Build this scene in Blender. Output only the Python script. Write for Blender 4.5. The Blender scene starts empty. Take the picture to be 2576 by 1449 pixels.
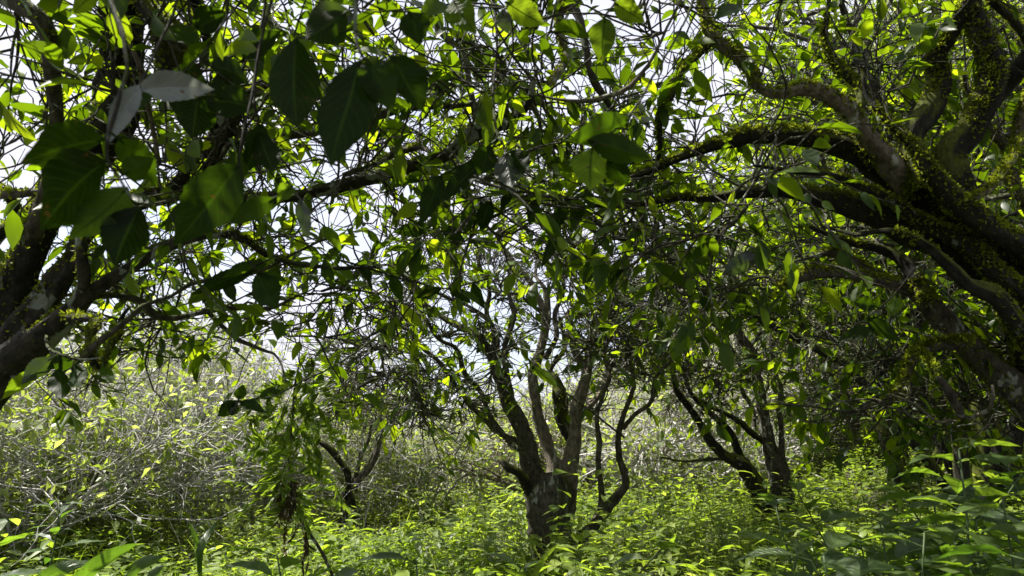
import bpy, math
import numpy as np
from mathutils import Vector

S = bpy.context.scene
COL = S.collection
R = math.radians
rs = np.random.RandomState

# ------------------------------------------------------------------ camera
FPX = 1709.0                      # focal length in units of a 2576 px wide frame
PITCH = R(13.0)
CAM = np.array([0.0, 0.0, 1.0])
FW = np.array([0, math.cos(PITCH), math.sin(PITCH)])
UP = np.array([0, -math.sin(PITCH), math.cos(PITCH)])
RT = np.array([1.0, 0, 0])


def P(u, v, d):
    """point seen at (u, v) of the photograph, d metres in front of the camera"""
    return CAM + FW * d + RT * ((u - 1288.0) / FPX * d) + UP * ((724.5 - v) / FPX * d)


cam = bpy.data.cameras.new('camera')
camo = bpy.data.objects.new('camera', cam)
COL.objects.link(camo)
camo.location = CAM
camo.rotation_euler = (math.pi / 2 + PITCH, 0, 0)
cam.sensor_width = 36
cam.lens = 36 * FPX / 2576
cam.clip_start = 0.02
cam.clip_end = 500
cam.dof.use_dof = True
cam.dof.focus_distance = 4.0
cam.dof.aperture_fstop = 6.3
S.camera = camo

# ------------------------------------------------------------------ light
SUN_EL, SUN_AZ = R(62), R(-72)    # azimuth from +Y, negative = left
sd = Vector((math.sin(SUN_AZ) * math.cos(SUN_EL), math.cos(SUN_AZ) * math.cos(SUN_EL), math.sin(SUN_EL)))
sun = bpy.data.lights.new('sun', 'SUN')
sun.energy = 5.0
sun.angle = R(0.5)
sun.color = (1.0, 0.95, 0.86)
so = bpy.data.objects.new('sun', sun)
COL.objects.link(so)
so.rotation_euler = (-sd).to_track_quat('-Z', 'Y').to_euler()

w = bpy.data.worlds.new('World')
S.world = w
w.use_nodes = True
nt = w.node_tree
nt.nodes.clear()
out = nt.nodes.new('ShaderNodeOutputWorld')
bg = nt.nodes.new('ShaderNodeBackground')
bg.inputs['Strength'].default_value = 0.10
sky = nt.nodes.new('ShaderNodeTexSky')
sky.sky_type = 'NISHITA'
sky.sun_disc = False
sky.sun_elevation = SUN_EL
sky.sun_rotation = SUN_AZ
sky.dust_density = 2.5
sky.air_density = 1.0
tc = nt.nodes.new('ShaderNodeTexCoord')
mp = nt.nodes.new('ShaderNodeMapping')
mp.inputs['Scale'].default_value = (1, 1, 2.0)
nz = nt.nodes.new('ShaderNodeTexNoise')
nz.inputs['Scale'].default_value = 2.6
nz.inputs['Detail'].default_value = 6
cr = nt.nodes.new('ShaderNodeValToRGB')
cr.color_ramp.elements[0].position = 0.30
cr.color_ramp.elements[0].color = (.35, .35, .35, 1)
cr.color_ramp.elements[1].position = 0.58
mx = nt.nodes.new('ShaderNodeMixRGB')
mx.inputs['Color2'].default_value = (3.8, 3.82, 4.35, 1)     # bright thin cloud
L = nt.links.new
L(tc.outputs['Generated'], mp.inputs['Vector'])
L(mp.outputs['Vector'], nz.inputs['Vector'])
L(nz.outputs['Fac'], cr.inputs['Fac'])
L(cr.outputs['Color'], mx.inputs['Fac'])
L(sky.outputs['Color'], mx.inputs['Color1'])
L(mx.outputs['Color'], bg.inputs['Color'])
L(bg.outputs['Background'], out.inputs['Surface'])

S.view_settings.view_transform = 'Standard'
S.view_settings.look = 'None'
S.view_settings.exposure = 1.45
S.view_settings.gamma = 1
S.render.engine = 'CYCLES'
S.cycles.max_bounces = 7
S.cycles.diffuse_bounces = 3
S.cycles.glossy_bounces = 2
S.cycles.transmission_bounces = 4
S.cycles.transparent_max_bounces = 4
S.cycles.use_denoising = True
S.cycles.sample_clamp_indirect = 3


# ------------------------------------------------------------------ materials
def new_mat(name):
    m = bpy.data.materials.new(name)
    m.use_nodes = True
    n = m.node_tree
    n.nodes.clear()
    o = n.nodes.new('ShaderNodeOutputMaterial')
    return m, n, o


def node(n, t, **kw):
    x = n.nodes.new(t)
    for k, v in kw.items():
        if k.startswith('i_'):
            x.inputs[k[2:].replace('_', ' ')].default_value = v
        else:
            setattr(x, k, v)
    return x


def ramp(n, stops):
    x = n.nodes.new('ShaderNodeValToRGB')
    e = x.color_ramp.elements
    while len(e) < len(stops):
        e.new(0.5)
    for i, (p, c) in enumerate(stops):
        e[i].position = p
        e[i].color = (c[0], c[1], c[2], 1)
    return x


def leaf_mat(name, refl, trans, tmix=0.5, rough=0.38, spec=0.5, veins=False, under=None):
    """refl/trans: lists of 3 colours picked by the per-leaf attribute rnd"""
    m, n, o = new_mat(name)
    at = node(n, 'ShaderNodeAttribute', attribute_name='rnd')
    ps = [0.0, 0.55, 1.0]
    c1 = ramp(n, list(zip(ps, refl)))
    c2 = ramp(n, list(zip(ps, trans)))
    n.links.new(at.outputs['Fac'], c1.inputs['Fac'])
    n.links.new(at.outputs['Fac'], c2.inputs['Fac'])
    pr = node(n, 'ShaderNodeBsdfPrincipled')
    pr.inputs['Roughness'].default_value = rough
    pr.inputs['Specular IOR Level'].default_value = spec
    tr = node(n, 'ShaderNodeBsdfTranslucent')
    mixn = node(n, 'ShaderNodeMixShader')
    mixn.inputs['Fac'].default_value = tmix
    cc1, cc2 = c1.outputs['Color'], c2.outputs['Color']
    tcn = node(n, 'ShaderNodeTexCoord')
    no = node(n, 'ShaderNodeTexNoise')
    no.inputs['Scale'].default_value = 35 if veins else 9
    no.inputs['Detail'].default_value = 3
    n.links.new(tcn.outputs['Object'], no.inputs['Vector'])
    rg = ramp(n, [(0.3, (0.72, 0.72, 0.72)), (0.7, (1.15, 1.15, 1.1))])
    n.links.new(no.outputs['Fac'], rg.inputs['Fac'])
    for which in (0, 1):
        mu = node(n, 'ShaderNodeMixRGB', blend_type='MULTIPLY')
        mu.inputs['Fac'].default_value = 1
        n.links.new(cc1 if which == 0 else cc2, mu.inputs['Color1'])
        n.links.new(rg.outputs['Color'], mu.inputs['Color2'])
        if which == 0:
            cc1 = mu.outputs['Color']
        else:
            cc2 = mu.outputs['Color']
    if veins:
        uv = node(n, 'ShaderNodeAttribute', attribute_name='luv')
        sp = node(n, 'ShaderNodeSeparateXYZ')
        n.links.new(uv.outputs['Vector'], sp.inputs['Vector'])
        ab = node(n, 'ShaderNodeMath', operation='ABSOLUTE')
        n.links.new(sp.outputs['Y'], ab.inputs[0])
        mid = node(n, 'ShaderNodeMapRange')
        mid.inputs['From Min'].default_value = 0.02
        mid.inputs['From Max'].default_value = 0.09
        mid.inputs['To Min'].default_value = 1
        mid.inputs['To Max'].default_value = 0
        n.links.new(ab.outputs[0], mid.inputs['Value'])
        m1 = node(n, 'ShaderNodeMath', operation='MULTIPLY')
        m1.inputs[1].default_value = -0.28
        n.links.new(ab.outputs[0], m1.inputs[0])
        m2 = node(n, 'ShaderNodeMath', operation='ADD')
        n.links.new(sp.outputs['X'], m2.inputs[0])
        n.links.new(m1.outputs[0], m2.inputs[1])
        m3 = node(n, 'ShaderNodeMath', operation='MULTIPLY')
        m3.inputs[1].default_value = 9.0
        n.links.new(m2.outputs[0], m3.inputs[0])
        fr = node(n, 'ShaderNodeMath', operation='FRACT')
        n.links.new(m3.outputs[0], fr.inputs[0])
        s5 = node(n, 'ShaderNodeMath', operation='SUBTRACT')
        s5.inputs[1].default_value = 0.5
        n.links.new(fr.outputs[0], s5.inputs[0])
        a5 = node(n, 'ShaderNodeMath', operation='ABSOLUTE')
        n.links.new(s5.outputs[0], a5.inputs[0])
        sv = node(n, 'ShaderNodeMapRange')
        sv.inputs['From Min'].default_value = 0.02
        sv.inputs['From Max'].default_value = 0.10
        sv.inputs['To Min'].default_value = 0.55
        sv.inputs['To Max'].default_value = 0
        n.links.new(a5.outputs[0], sv.inputs['Value'])
        mxv = node(n, 'ShaderNodeMath', operation='MAXIMUM')
        n.links.new(mid.outputs[0], mxv.inputs[0])
        n.links.new(sv.outputs[0], mxv.inputs[1])
        va = node(n, 'ShaderNodeMixRGB')
        va.inputs['Color2'].default_value = (refl[1][0] * 1.7 + .006, refl[1][1] * 1.5 + .008, refl[1][2] * 1.6 + .003, 1)
        n.links.new(mxv.outputs[0], va.inputs['Fac'])
        n.links.new(cc1, va.inputs['Color1'])
        cc1 = va.outputs['Color']
        vb = node(n, 'ShaderNodeMixRGB')
        vb.inputs['Color2'].default_value = (trans[1][0] * .45, trans[1][1] * .5, trans[1][2] * .5, 1)
        n.links.new(mxv.outputs[0], vb.inputs['Fac'])
        n.links.new(cc2, vb.inputs['Color1'])
        cc2 = vb.outputs['Color']
        bp = node(n, 'ShaderNodeBump')
        bp.inputs['Strength'].default_value = 0.5
        bp.inputs['Distance'].default_value = 0.002
        inv = node(n, 'ShaderNodeMath', operation='SUBTRACT')
        inv.inputs[0].default_value = 1
        n.links.new(mxv.outputs[0], inv.inputs[1])
        n.links.new(inv.outputs[0], bp.inputs['Height'])
        n.links.new(bp.outputs['Normal'], pr.inputs['Normal'])
    if veins:
        vo = node(n, 'ShaderNodeTexNoise')
        vo.inputs['Scale'].default_value = 70
        vo.inputs['Detail'].default_value = 2
        n.links.new(tcn.outputs['Object'], vo.inputs['Vector'])
        rr = ramp(n, [(0.70, (0, 0, 0)), (0.74, (1, 1, 1))])
        n.links.new(vo.outputs['Fac'], rr.inputs['Fac'])
        for which in (0, 1):
            mu = node(n, 'ShaderNodeMixRGB')
            mu.inputs['Color2'].default_value = (0.07, 0.045, 0.015, 1) if which == 0 else (0.12, 0.07, 0.01, 1)
            n.links.new(rr.outputs['Color'], mu.inputs['Fac'])
            n.links.new(cc1 if which == 0 else cc2, mu.inputs['Color1'])
            if which == 0:
                cc1 = mu.outputs['Color']
            else:
                cc2 = mu.outputs['Color']
    n.links.new(cc1, pr.inputs['Base Color'])
    n.links.new(cc2, tr.inputs['Color'])
    n.links.new(pr.outputs[0], mixn.inputs[1])
    n.links.new(tr.outputs[0], mixn.inputs[2])
    n.links.new(mixn.outputs[0], o.inputs['Surface'])
    return m


def bark_mat(name, dark, light, lichen, moss, moss_amt=0.5, lichen_amt=0.5, scale=1.0):
    m, n, o = new_mat(name)
    tcn = node(n, 'ShaderNodeTexCoord')
    mpn = node(n, 'ShaderNodeMapping')
    mpn.inputs['Scale'].default_value = (1, 1, 0.55)
    n.links.new(tcn.outputs['Object'], mpn.inputs['Vector'])

    def noise(s, d=5, r=0.6):
        x = node(n, 'ShaderNodeTexNoise')
        x.inputs['Scale'].default_value = s * scale
        x.inputs['Detail'].default_value = d
        x.inputs['Roughness'].default_value = r
        n.links.new(mpn.outputs['Vector'], x.inputs['Vector'])
        return x
    a = noise(38)
    c = ramp(n, [(0.35, dark), (0.68, light)])
    n.links.new(a.outputs['Fac'], c.inputs['Fac'])
    # lichen patches with a shape of their own
    b = noise(9, 3, 0.7)
    lm = ramp(n, [(0.66 - 0.16 * lichen_amt, (0, 0, 0)), (0.69 - 0.16 * lichen_amt, (1, 1, 1))])
    n.links.new(b.outputs['Fac'], lm.inputs['Fac'])
    m1 = node(n, 'ShaderNodeMixRGB')
    m1.inputs['Color2'].default_value = (*lichen, 1)
    n.links.new(lm.outputs['Color'], m1.inputs['Fac'])
    n.links.new(c.outputs['Color'], m1.inputs['Color1'])
    # moss grows on upper sides
    ge = node(n, 'ShaderNodeNewGeometry')
    sp = node(n, 'ShaderNodeSeparateXYZ')
    n.links.new(ge.outputs['Normal'], sp.inputs['Vector'])
    e = noise(5, 4, 0.65)
    ad = node(n, 'ShaderNodeMath', operation='MULTIPLY_ADD')
    ad.inputs[1].default_value = 0.28
    n.links.new(sp.outputs['Z'], ad.inputs[0])
    n.links.new(e.outputs['Fac'], ad.inputs[2])
    mm = ramp(n, [(0.80 - 0.35 * moss_amt, (0, 0, 0)), (0.90 - 0.35 * moss_amt, (1, 1, 1))])
    n.links.new(ad.outputs[0], mm.inputs['Fac'])
    g = noise(90, 3)
    mc = ramp(n, [(0.35, tuple(x * 0.4 for x in moss)), (0.7, moss)])
    n.links.new(g.outputs['Fac'], mc.inputs['Fac'])
    m2 = node(n, 'ShaderNodeMixRGB')
    n.links.new(mm.outputs['Color'], m2.inputs['Fac'])
    n.links.new(m1.outputs['Color'], m2.inputs['Color1'])
    n.links.new(mc.outputs['Color'], m2.inputs['Color2'])
    pr = node(n, 'ShaderNodeBsdfPrincipled')
    pr.inputs['Roughness'].default_value = 0.85
    pr.inputs['Specular IOR Level'].default_value = 0.25
    n.links.new(m2.outputs['Color'], pr.inputs['Base Color'])
    bp = node(n, 'ShaderNodeBump')
    bp.inputs['Strength'].default_value = 0.9
    bp.inputs['Distance'].default_value = 0.03
    h = noise(42, 8, 0.78)
    n.links.new(h.outputs['Fac'], bp.inputs['Height'])
    n.links.new(bp.outputs['Normal'], pr.inputs['Normal'])
    n.links.new(pr.outputs[0], o.inputs['Surface'])
    return m


YG = (0.38, 0.62, 0.015)
MAT = {}
MAT['leaf'] = leaf_mat('tea_leaf', [(0.016, 0.036, 0.003), (0.028, 0.056, 0.004), (0.060, 0.10, 0.006)],
                       [(0.08, 0.145, 0.002), (0.22, 0.35, 0.005), (0.52, 0.68, 0.012)], 0.55, 0.4, 0.28)
MAT['leaf_near'] = leaf_mat('near_leaf', [(0.006, 0.014, 0.001), (0.012, 0.026, 0.002), (0.05, 0.09, 0.006)],  # low rnd puts shade into the leaf colour, high rnd a backlit glow
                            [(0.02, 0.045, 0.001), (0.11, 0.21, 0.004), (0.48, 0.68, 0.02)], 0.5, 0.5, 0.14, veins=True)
MAT['leaf_bush'] = leaf_mat('bush_leaf', [(0.06, 0.10, 0.02), (0.14, 0.19, 0.04), (0.26, 0.32, 0.09)],
                            [(0.26, 0.37, 0.03), (0.44, 0.56, 0.06), (0.60, 0.70, 0.14)], 0.5, 0.4, 0.5)
MAT['leaf_far'] = leaf_mat('far_leaf', [(0.02, 0.04, 0.014), (0.035, 0.065, 0.018), (0.07, 0.11, 0.03)],
                           [(0.12, 0.24, 0.01), (0.26, 0.44, 0.015), (0.42, 0.60, 0.03)], 0.5, 0.4, 0.5)
MAT['herb'] = leaf_mat('herb_leaf', [(0.06, 0.10, 0.012), (0.15, 0.21, 0.035), (0.27, 0.33, 0.09)],
                       [(0.18, 0.30, 0.010), (0.42, 0.58, 0.035), (0.64, 0.74, 0.12)], 0.5, 0.45, 0.4)
MAT['weed'] = leaf_mat('weed_leaf', [(0.028, 0.052, 0.018), (0.045, 0.078, 0.022), (0.08, 0.12, 0.03)],
                       [(0.10, 0.22, 0.012), (0.22, 0.40, 0.02), (0.40, 0.60, 0.03)], 0.4, 0.36, 0.55, veins=True)
MAT['sheen'] = leaf_mat('dim_sheen_leaf', [(0.022, 0.032, 0.022), (0.035, 0.045, 0.035), (0.05, 0.06, 0.05)],  # grey-green with a faint sky sheen mixed into the colour
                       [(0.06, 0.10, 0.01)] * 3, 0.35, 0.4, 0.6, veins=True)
MAT['silver'] = leaf_mat('painted_sheen_leaf', [(0.09, 0.105, 0.10), (0.14, 0.16, 0.155), (0.18, 0.20, 0.19)],  # sky sheen of glossy leaf tops painted in as grey
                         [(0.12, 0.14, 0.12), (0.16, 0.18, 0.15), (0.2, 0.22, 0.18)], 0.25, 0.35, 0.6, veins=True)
MAT['dead'] = leaf_mat('dead_leaf', [(0.02, 0.015, 0.01), (0.05, 0.035, 0.02), (0.09, 0.06, 0.03)],
                       [(0.06, 0.04, 0.01), (0.10, 0.07, 0.02), (0.16, 0.11, 0.03)], 0.3, 0.7, 0.2)
MAT['moss'] = leaf_mat('moss_fronds', [(0.03, 0.045, 0.004), (0.10, 0.13, 0.008), (0.22, 0.25, 0.02)],
                       [(0.14, 0.18, 0.006), (0.28, 0.34, 0.012), (0.42, 0.47, 0.03)], 0.45, 0.7, 0.2)
MAT['bark_dark'] = bark_mat('mossy_bark', (0.007, 0.006, 0.004), (0.034, 0.031, 0.022), (0.17, 0.19, 0.15), (0.11, 0.13, 0.010), 0.9, 0.1)
MAT['bark_mid'] = bark_mat('lichen_bark', (0.028, 0.024, 0.018), (0.135, 0.12, 0.09), (0.30, 0.32, 0.27), (0.09, 0.12, 0.015), 0.6, 0.4)
MAT['bark_lichen'] = bark_mat('lichen_patched_bark', (0.010, 0.009, 0.006), (0.065, 0.058, 0.042), (0.24, 0.27, 0.22), (0.09, 0.12, 0.012), 0.6, 0.62)
MAT['bark_pale'] = bark_mat('pale_bark', (0.09, 0.075, 0.055), (0.30, 0.26, 0.20), (0.42, 0.43, 0.37), (0.10, 0.13, 0.02), 0.25, 0.4)
MAT['twig'] = bark_mat('twig_bark', (0.03, 0.026, 0.018), (0.13, 0.12, 0.09), (0.32, 0.34, 0.28), (0.09, 0.11, 0.02), 0.35, 0.5, 2.0)
MAT['stick'] = bark_mat('grey_stick', (0.36, 0.35, 0.32), (0.68, 0.66, 0.62), (0.70, 0.70, 0.66), (0.10, 0.12, 0.03), 0.0, 0.5, 1.5)
MAT['stem'] = leaf_mat('green_stem', [(0.05, 0.09, 0.02)] * 3, [(0.1, 0.16, 0.02)] * 3, 0.2, 0.5, 0.4)


def ground_mat():
    m, n, o = new_mat('forest_floor')
    tcn = node(n, 'ShaderNodeTexCoord')
    a = node(n, 'ShaderNodeTexNoise')
    a.inputs['Scale'].default_value = 14
    a.inputs['Detail'].default_value = 8
    n.links.new(tcn.outputs['Object'], a.inputs['Vector'])
    c = ramp(n, [(0.3, (0.018, 0.014, 0.009)), (0.5, (0.045, 0.038, 0.02)), (0.62, (0.04, 0.07, 0.015)), (0.8, (0.12, 0.10, 0.07))])
    n.links.new(a.outputs['Fac'], c.inputs['Fac'])
    pr = node(n, 'ShaderNodeBsdfPrincipled')
    pr.inputs['Roughness'].default_value = 0.95
    n.links.new(c.outputs['Color'], pr.inputs['Base Color'])
    bp = node(n, 'ShaderNodeBump')
    bp.inputs['Distance'].default_value = 0.05
    n.links.new(a.outputs['Fac'], bp.inputs['Height'])
    n.links.new(bp.outputs['Normal'], pr.inputs['Normal'])
    n.links.new(pr.outputs[0], o.inputs['Surface'])
    return m


MAT['ground'] = ground_mat()


# ------------------------------------------------------------------ mesh builders
class MB:
    """collects vertex and face arrays (quads and triangles) plus per-face rnd and per-vertex luv"""

    def __init__(self):
        self.v, self.f4, self.f3, self.r4, self.r3, self.uv, self.n = [], [], [], [], [], [], 0

    def add(self, verts, quads=None, tris=None, rq=None, rt=None, luv=None):
        verts = np.asarray(verts, float).reshape(-1, 3)
        self.v.append(verts)
        self.uv.append(np.zeros((len(verts), 3)) if luv is None else luv)
        if quads is not None and len(quads):
            q = np.asarray(quads, np.int64).reshape(-1, 4)
            self.f4.append(q + self.n)
            self.r4.append(np.full(len(q), .5) if rq is None else rq)
        if tris is not None and len(tris):
            t = np.asarray(tris, np.int64).reshape(-1, 3)
            self.f3.append(t + self.n)
            self.r3.append(np.full(len(t), .5) if rt is None else rt)
        self.n += len(verts)

    def build(self, name, mat, parent=None, origin=(0, 0, 0), smooth=True, luv=False):
        V = np.concatenate(self.v) - np.asarray(origin, float)
        q = np.concatenate(self.f4) if self.f4 else np.zeros((0, 4), np.int64)
        t = np.concatenate(self.f3) if self.f3 else np.zeros((0, 3), np.int64)
        me = bpy.data.meshes.new(name)
        me.vertices.add(len(V))
        me.vertices.foreach_set('co', V.astype(np.float32).ravel())
        nl = q.size + t.size
        me.loops.add(nl)
        me.loops.foreach_set('vertex_index', np.concatenate([q.ravel(), t.ravel()]).astype(np.int32))
        me.polygons.add(len(q) + len(t))
        st = np.concatenate([np.arange(len(q)) * 4, q.size + np.arange(len(t)) * 3]).astype(np.int32)
        me.polygons.foreach_set('loop_start', st)
        me.polygons.foreach_set('use_smooth', np.full(len(st), smooth))
        me.update(calc_edges=True)
        rr = np.concatenate(([np.concatenate(self.r4)] if self.r4 else []) + ([np.concatenate(self.r3)] if self.r3 else []))
        a = me.attributes.new('rnd', 'FLOAT', 'FACE')
        a.data.foreach_set('value', rr.astype(np.float32))
        if luv:
            a = me.attributes.new('luv', 'FLOAT_VECTOR', 'POINT')
            a.data.foreach_set('vector', np.concatenate(self.uv).astype(np.float32).ravel())
        me.materials.append(mat)
        o = bpy.data.objects.new(name, me)
        COL.objects.link(o)
        if parent is not None:
            o.parent = parent
        else:
            o.location = origin
        return o


def norm(a):
    return a / np.maximum(np.linalg.norm(a, axis=-1, keepdims=True), 1e-9)


def tubes(mb, pts, rad, sides=4, lump=0.0, rng=None, cap=True):
    """pts (N,K,3), rad (N,K): one tapered tube per row"""
    pts = np.asarray(pts, float)
    rad = np.asarray(rad, float)
    N, K, _ = pts.shape
    if N == 0:
        return
    T = np.empty_like(pts)
    T[:, 1:-1] = pts[:, 2:] - pts[:, :-2]
    T[:, 0] = pts[:, 1] - pts[:, 0]
    T[:, -1] = pts[:, -1] - pts[:, -2]
    T = norm(T)
    ref = np.where(np.abs(T[:, 0, 2:3]) > 0.8, np.array([[1., 0, 0]]), np.array([[0, 0, 1.]]))
    a = norm(np.cross(T[:, 0], ref))
    ang = np.arange(sides) * 2 * math.pi / sides
    V = np.empty((N, K, sides, 3))
    for k in range(K):
        a = norm(a - (a * T[:, k]).sum(-1, keepdims=True) * T[:, k])
        b = np.cross(T[:, k], a)
        r = rad[:, k][:, None]
        if lump and rng is not None:
            r = r * (1 + 0.6 * lump * rng.normal(size=(N, sides)))
            if K > 20:
                s_ = np.arange(K)[k] * 0.16
                th = ang[None] + 0.35 * np.sin(s_ * 0.7)
                r = r * (1 + lump * (np.sin(3 * th + s_) + .7 * np.sin(5 * th - 1.7 * s_ + 1) + .5 * np.sin(2 * th + 3.1 * s_)))
        V[:, k] = pts[:, k][:, None] + (a[:, None] * np.cos(ang)[None, :, None] + b[:, None] * np.sin(ang)[None, :, None]) * r[..., None]
    i = np.arange(sides)
    j = (i + 1) % sides
    k = np.arange(K - 1)[:, None]
    q = np.stack([k * sides + i, k * sides + j, (k + 1) * sides + j, (k + 1) * sides + i], -1).reshape(-1, 4)
    Q = (q[None] + (np.arange(N) * K * sides)[:, None, None]).reshape(-1, 4)
    mb.add(V.reshape(-1, 3), Q)
    if cap:                        # close the thin end with a fan (pairs of triangles)
        base = (np.arange(N) * K * sides + (K - 1) * sides)[:, None]
        tr = np.concatenate([np.stack([base[:, 0], base[:, 0] + s, base[:, 0] + s + 1], -1) for s in range(1, sides - 1)])
        mb.f3.append(tr + mb.n - len(V.reshape(-1, 3)))
        mb.r3.append(np.full(len(tr), .5))


def noise1(rng, n, amp, smooth=3):
    x = rng.normal(size=(n + 2 * smooth, 3))
    k = np.ones(smooth) / smooth
    y = np.stack([np.convolve(x[:, i], k, 'same') for i in range(3)], -1)[smooth:smooth + n]
    return y * amp


def catmull(pts, step):
    """resample control rows (x,y,z,r) with a Catmull-Rom curve"""
    p = np.asarray(pts, float)
    p = np.vstack([2 * p[0] - p[1], p, 2 * p[-1] - p[-2]])
    p[:, 3] = np.maximum(p[:, 3], 0.001)
    out = []
    for i in range(1, len(p) - 2):
        n = max(2, int(np.linalg.norm(p[i + 1, :3] - p[i, :3]) / step))
        t = np.linspace(0, 1, n, endpoint=False)[:, None]
        out.append(0.5 * ((2 * p[i]) + (-p[i - 1] + p[i + 1]) * t + (2 * p[i - 1] - 5 * p[i] + 4 * p[i + 1] - p[i + 2]) * t ** 2
                          + (-p[i - 1] + 3 * p[i] - 3 * p[i + 1] + p[i + 2]) * t ** 3))
    out.append(p[-2:-1])
    return np.vstack(out)


# leaf templates: rows of (t, side, fold weight)
def template(st, cols, serr=0):
    """st: list of (t, halfwidth); cols: columns across. Returns verts(t, side, |side|) and quads"""
    V, Q = [], []
    C = len(cols)
    for i, (t, wd) in enumerate(st):
        for c in cols:
            ww = wd
            if serr and abs(c) > .99 and i % 2 == 1:
                ww = wd * (1 - serr)
            V.append((t, c * ww, abs(c) * ww, c))
    for i in range(len(st) - 1):
        for c in range(C - 1):
            a = i * C + c
            Q.append((a, a + 1, a + C + 1, a + C))
    return np.array(V), np.array(Q)


def prof(t, belly=0.42):
    # acuminate leaf outline, 0 at both ends
    return np.where(t < belly, np.sin(np.pi / 2 * t / belly) ** 0.75, np.cos(np.pi / 2 * (t - belly) / (1 - belly)) ** 1.05)


T_FAR = (np.array([(0, 0, 0, 0), (.45, -.5, .5, -1), (1, 0, 0, 0), (.45, .5, .5, 1)]), np.array([(0, 1, 2, 3)]))
T_MID = template([(0, .02), (.22, .36), (.5, .5), (.78, .32), (1, .01)], (-1, 0, 1))
_ts = np.linspace(0, 1, 21)
T_NEAR = template([(t, 0.5 * max(0.012, float(prof(np.array(t))))) for t in _ts], (-1, -.6, -.25, 0, .25, .6, 1), 0.07)
T_BLADE = template([(0, .35), (.2, .5), (.45, .48), (.7, .34), (.88, .18), (1, .01)], (-1, 0, 1))


def leaves(mb, c, d, nrm, L_, W_, tmpl, rng, fold=0.35, curl=0.25, rnd=None, luv=False, wave=0.0):
    """c (N,3) leaf bases, d (N,3) direction, nrm (N,3) rough upper side"""
    N = len(c)
    if N == 0:
        return
    T, Q = tmpl
    d = norm(d)
    s = norm(np.cross(d, nrm))
    nn = np.cross(s, d)
    cu = (curl * (0.4 + 1.2 * rng.rand(N)))[:, None]
    fo = (fold * (0.3 + 1.4 * rng.rand(N)))[:, None]
    Lc = np.broadcast_to(L_, (N,))[:, None]
    Wc = np.broadcast_to(W_, (N,))[:, None]
    al = T[:, 0][None] * Lc
    si = T[:, 1][None] * Wc
    hh = T[:, 2][None] * Wc * fo - cu * Lc * T[:, 0][None] ** 2
    if wave:
        ph = rng.rand(N)[:, None] * 6.28
        hh = hh + wave * Wc * T[:, 2][None] * np.sin(T[:, 0][None] * 17 + ph + T[:, 3][None] * 1.3) * 1.2
        si = si + wave * 0.8 * Lc * np.sin(T[:, 0][None] * 3.1 + ph) * T[:, 0][None] * .35
    V = c[:, None] + al[..., None] * d[:, None] + si[..., None] * s[:, None] + hh[..., None] * nn[:, None]
    M = len(T)
    QQ = (Q[None] + (np.arange(N) * M)[:, None, None]).reshape(-1, 4)
    r = rng.rand(N) if rnd is None else rnd
    uv = np.tile(np.stack([T[:, 0], T[:, 3], T[:, 3] * 0], -1), (N, 1)) if luv else None
    mb.add(V.reshape(-1, 3), QQ, rq=np.repeat(r, len(Q)), luv=uv)


def rand_dir(rng, n, zlo=-1, zhi=1):
    z = rng.uniform(zlo, zhi, n)
    a = rng.uniform(0, 2 * math.pi, n)
    q = np.sqrt(np.maximum(0, 1 - z * z))
    return np.stack([q * np.cos(a), q * np.sin(a), z], -1)


def grow(rng, p0, d0, length, r0, r1, K, wig=0.35, trop=(0, 0, 0.0)):
    N = len(p0)
    pts = np.empty((N, K, 3))
    pts[:, 0] = p0
    d = norm(d0)
    st = (np.broadcast_to(length, (N,)) / (K - 1))[:, None]
    for k in range(1, K):
        d = norm(d + wig * rng.normal(size=(N, 3)) + np.asarray(trop))
        pts[:, k] = pts[:, k - 1] + d * st * (0.7 + 0.6 * rng.rand(N, 1))
    t = np.linspace(0, 1, K)[None]
    rad = np.broadcast_to(r0, (N,))[:, None] * (1 - t) + np.broadcast_to(r1, (N,))[:, None] * t
    return pts, rad


def pick(rng, pts, n, lo=0.2, hi=1.0):
    """n random places on rows of pts (N,K,3): position, tangent, t"""
    N, K, _ = pts.shape
    i = rng.randint(0, N, n)
    t = rng.uniform(lo, hi, n) * (K - 1)
    k = np.minimum(t.astype(int), K - 2)
    f = (t - k)[:, None]
    a, b = pts[i, k], pts[i, k + 1]
    return a * (1 - f) + b * f, norm(b - a), t / (K - 1), i


# ------------------------------------------------------------------ scene-graph helpers
def thing(name, label, cat, loc=(0, 0, 0), group=None):
    o = bpy.data.objects.new(name, None)
    o.empty_display_size = 0.1
    COL.objects.link(o)
    o.location = loc
    o['label'] = label
    o['category'] = cat
    if group:
        o['group'] = group
    return o


def copy_thing(src, loc, rz, sc, label, group=None):
    r = src.copy()
    COL.objects.link(r)
    r.location = loc
    r.rotation_euler = (0, 0, rz)
    r.scale = (sc[0], sc[1], sc[2])
    r['label'] = label
    if group:
        r['group'] = group
    for ch in list(src.children):
        c = ch.copy()
        COL.objects.link(c)
        c.parent = r
    return r


# ------------------------------------------------------------------ ground
def H(x, y):
    x = np.asarray(x, float)
    y = np.asarray(y, float)
    xp = np.maximum(x, 0)
    h = 0.004 * y + 0.145 * np.minimum(np.maximum(x - 1.6, 0), 12) ** 1.42 - 0.015 * np.minimum(np.maximum(-x, 0), 8)
    h = h + 0.06 * np.sin(x * 1.3 + 0.7) * np.cos(y * 0.9) + 0.03 * np.sin(x * 2.9 + y * 2.1)
    far = np.clip((y - 10 + 0.35 * x) / 20.0, 0, 1)
    h = h + far * far * (1.0 + 0.45 * np.maximum(x + 2, 0))
    near = np.exp(-(x ** 2 + y ** 2) / 3.0)
    return h * (1 - near)


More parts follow.
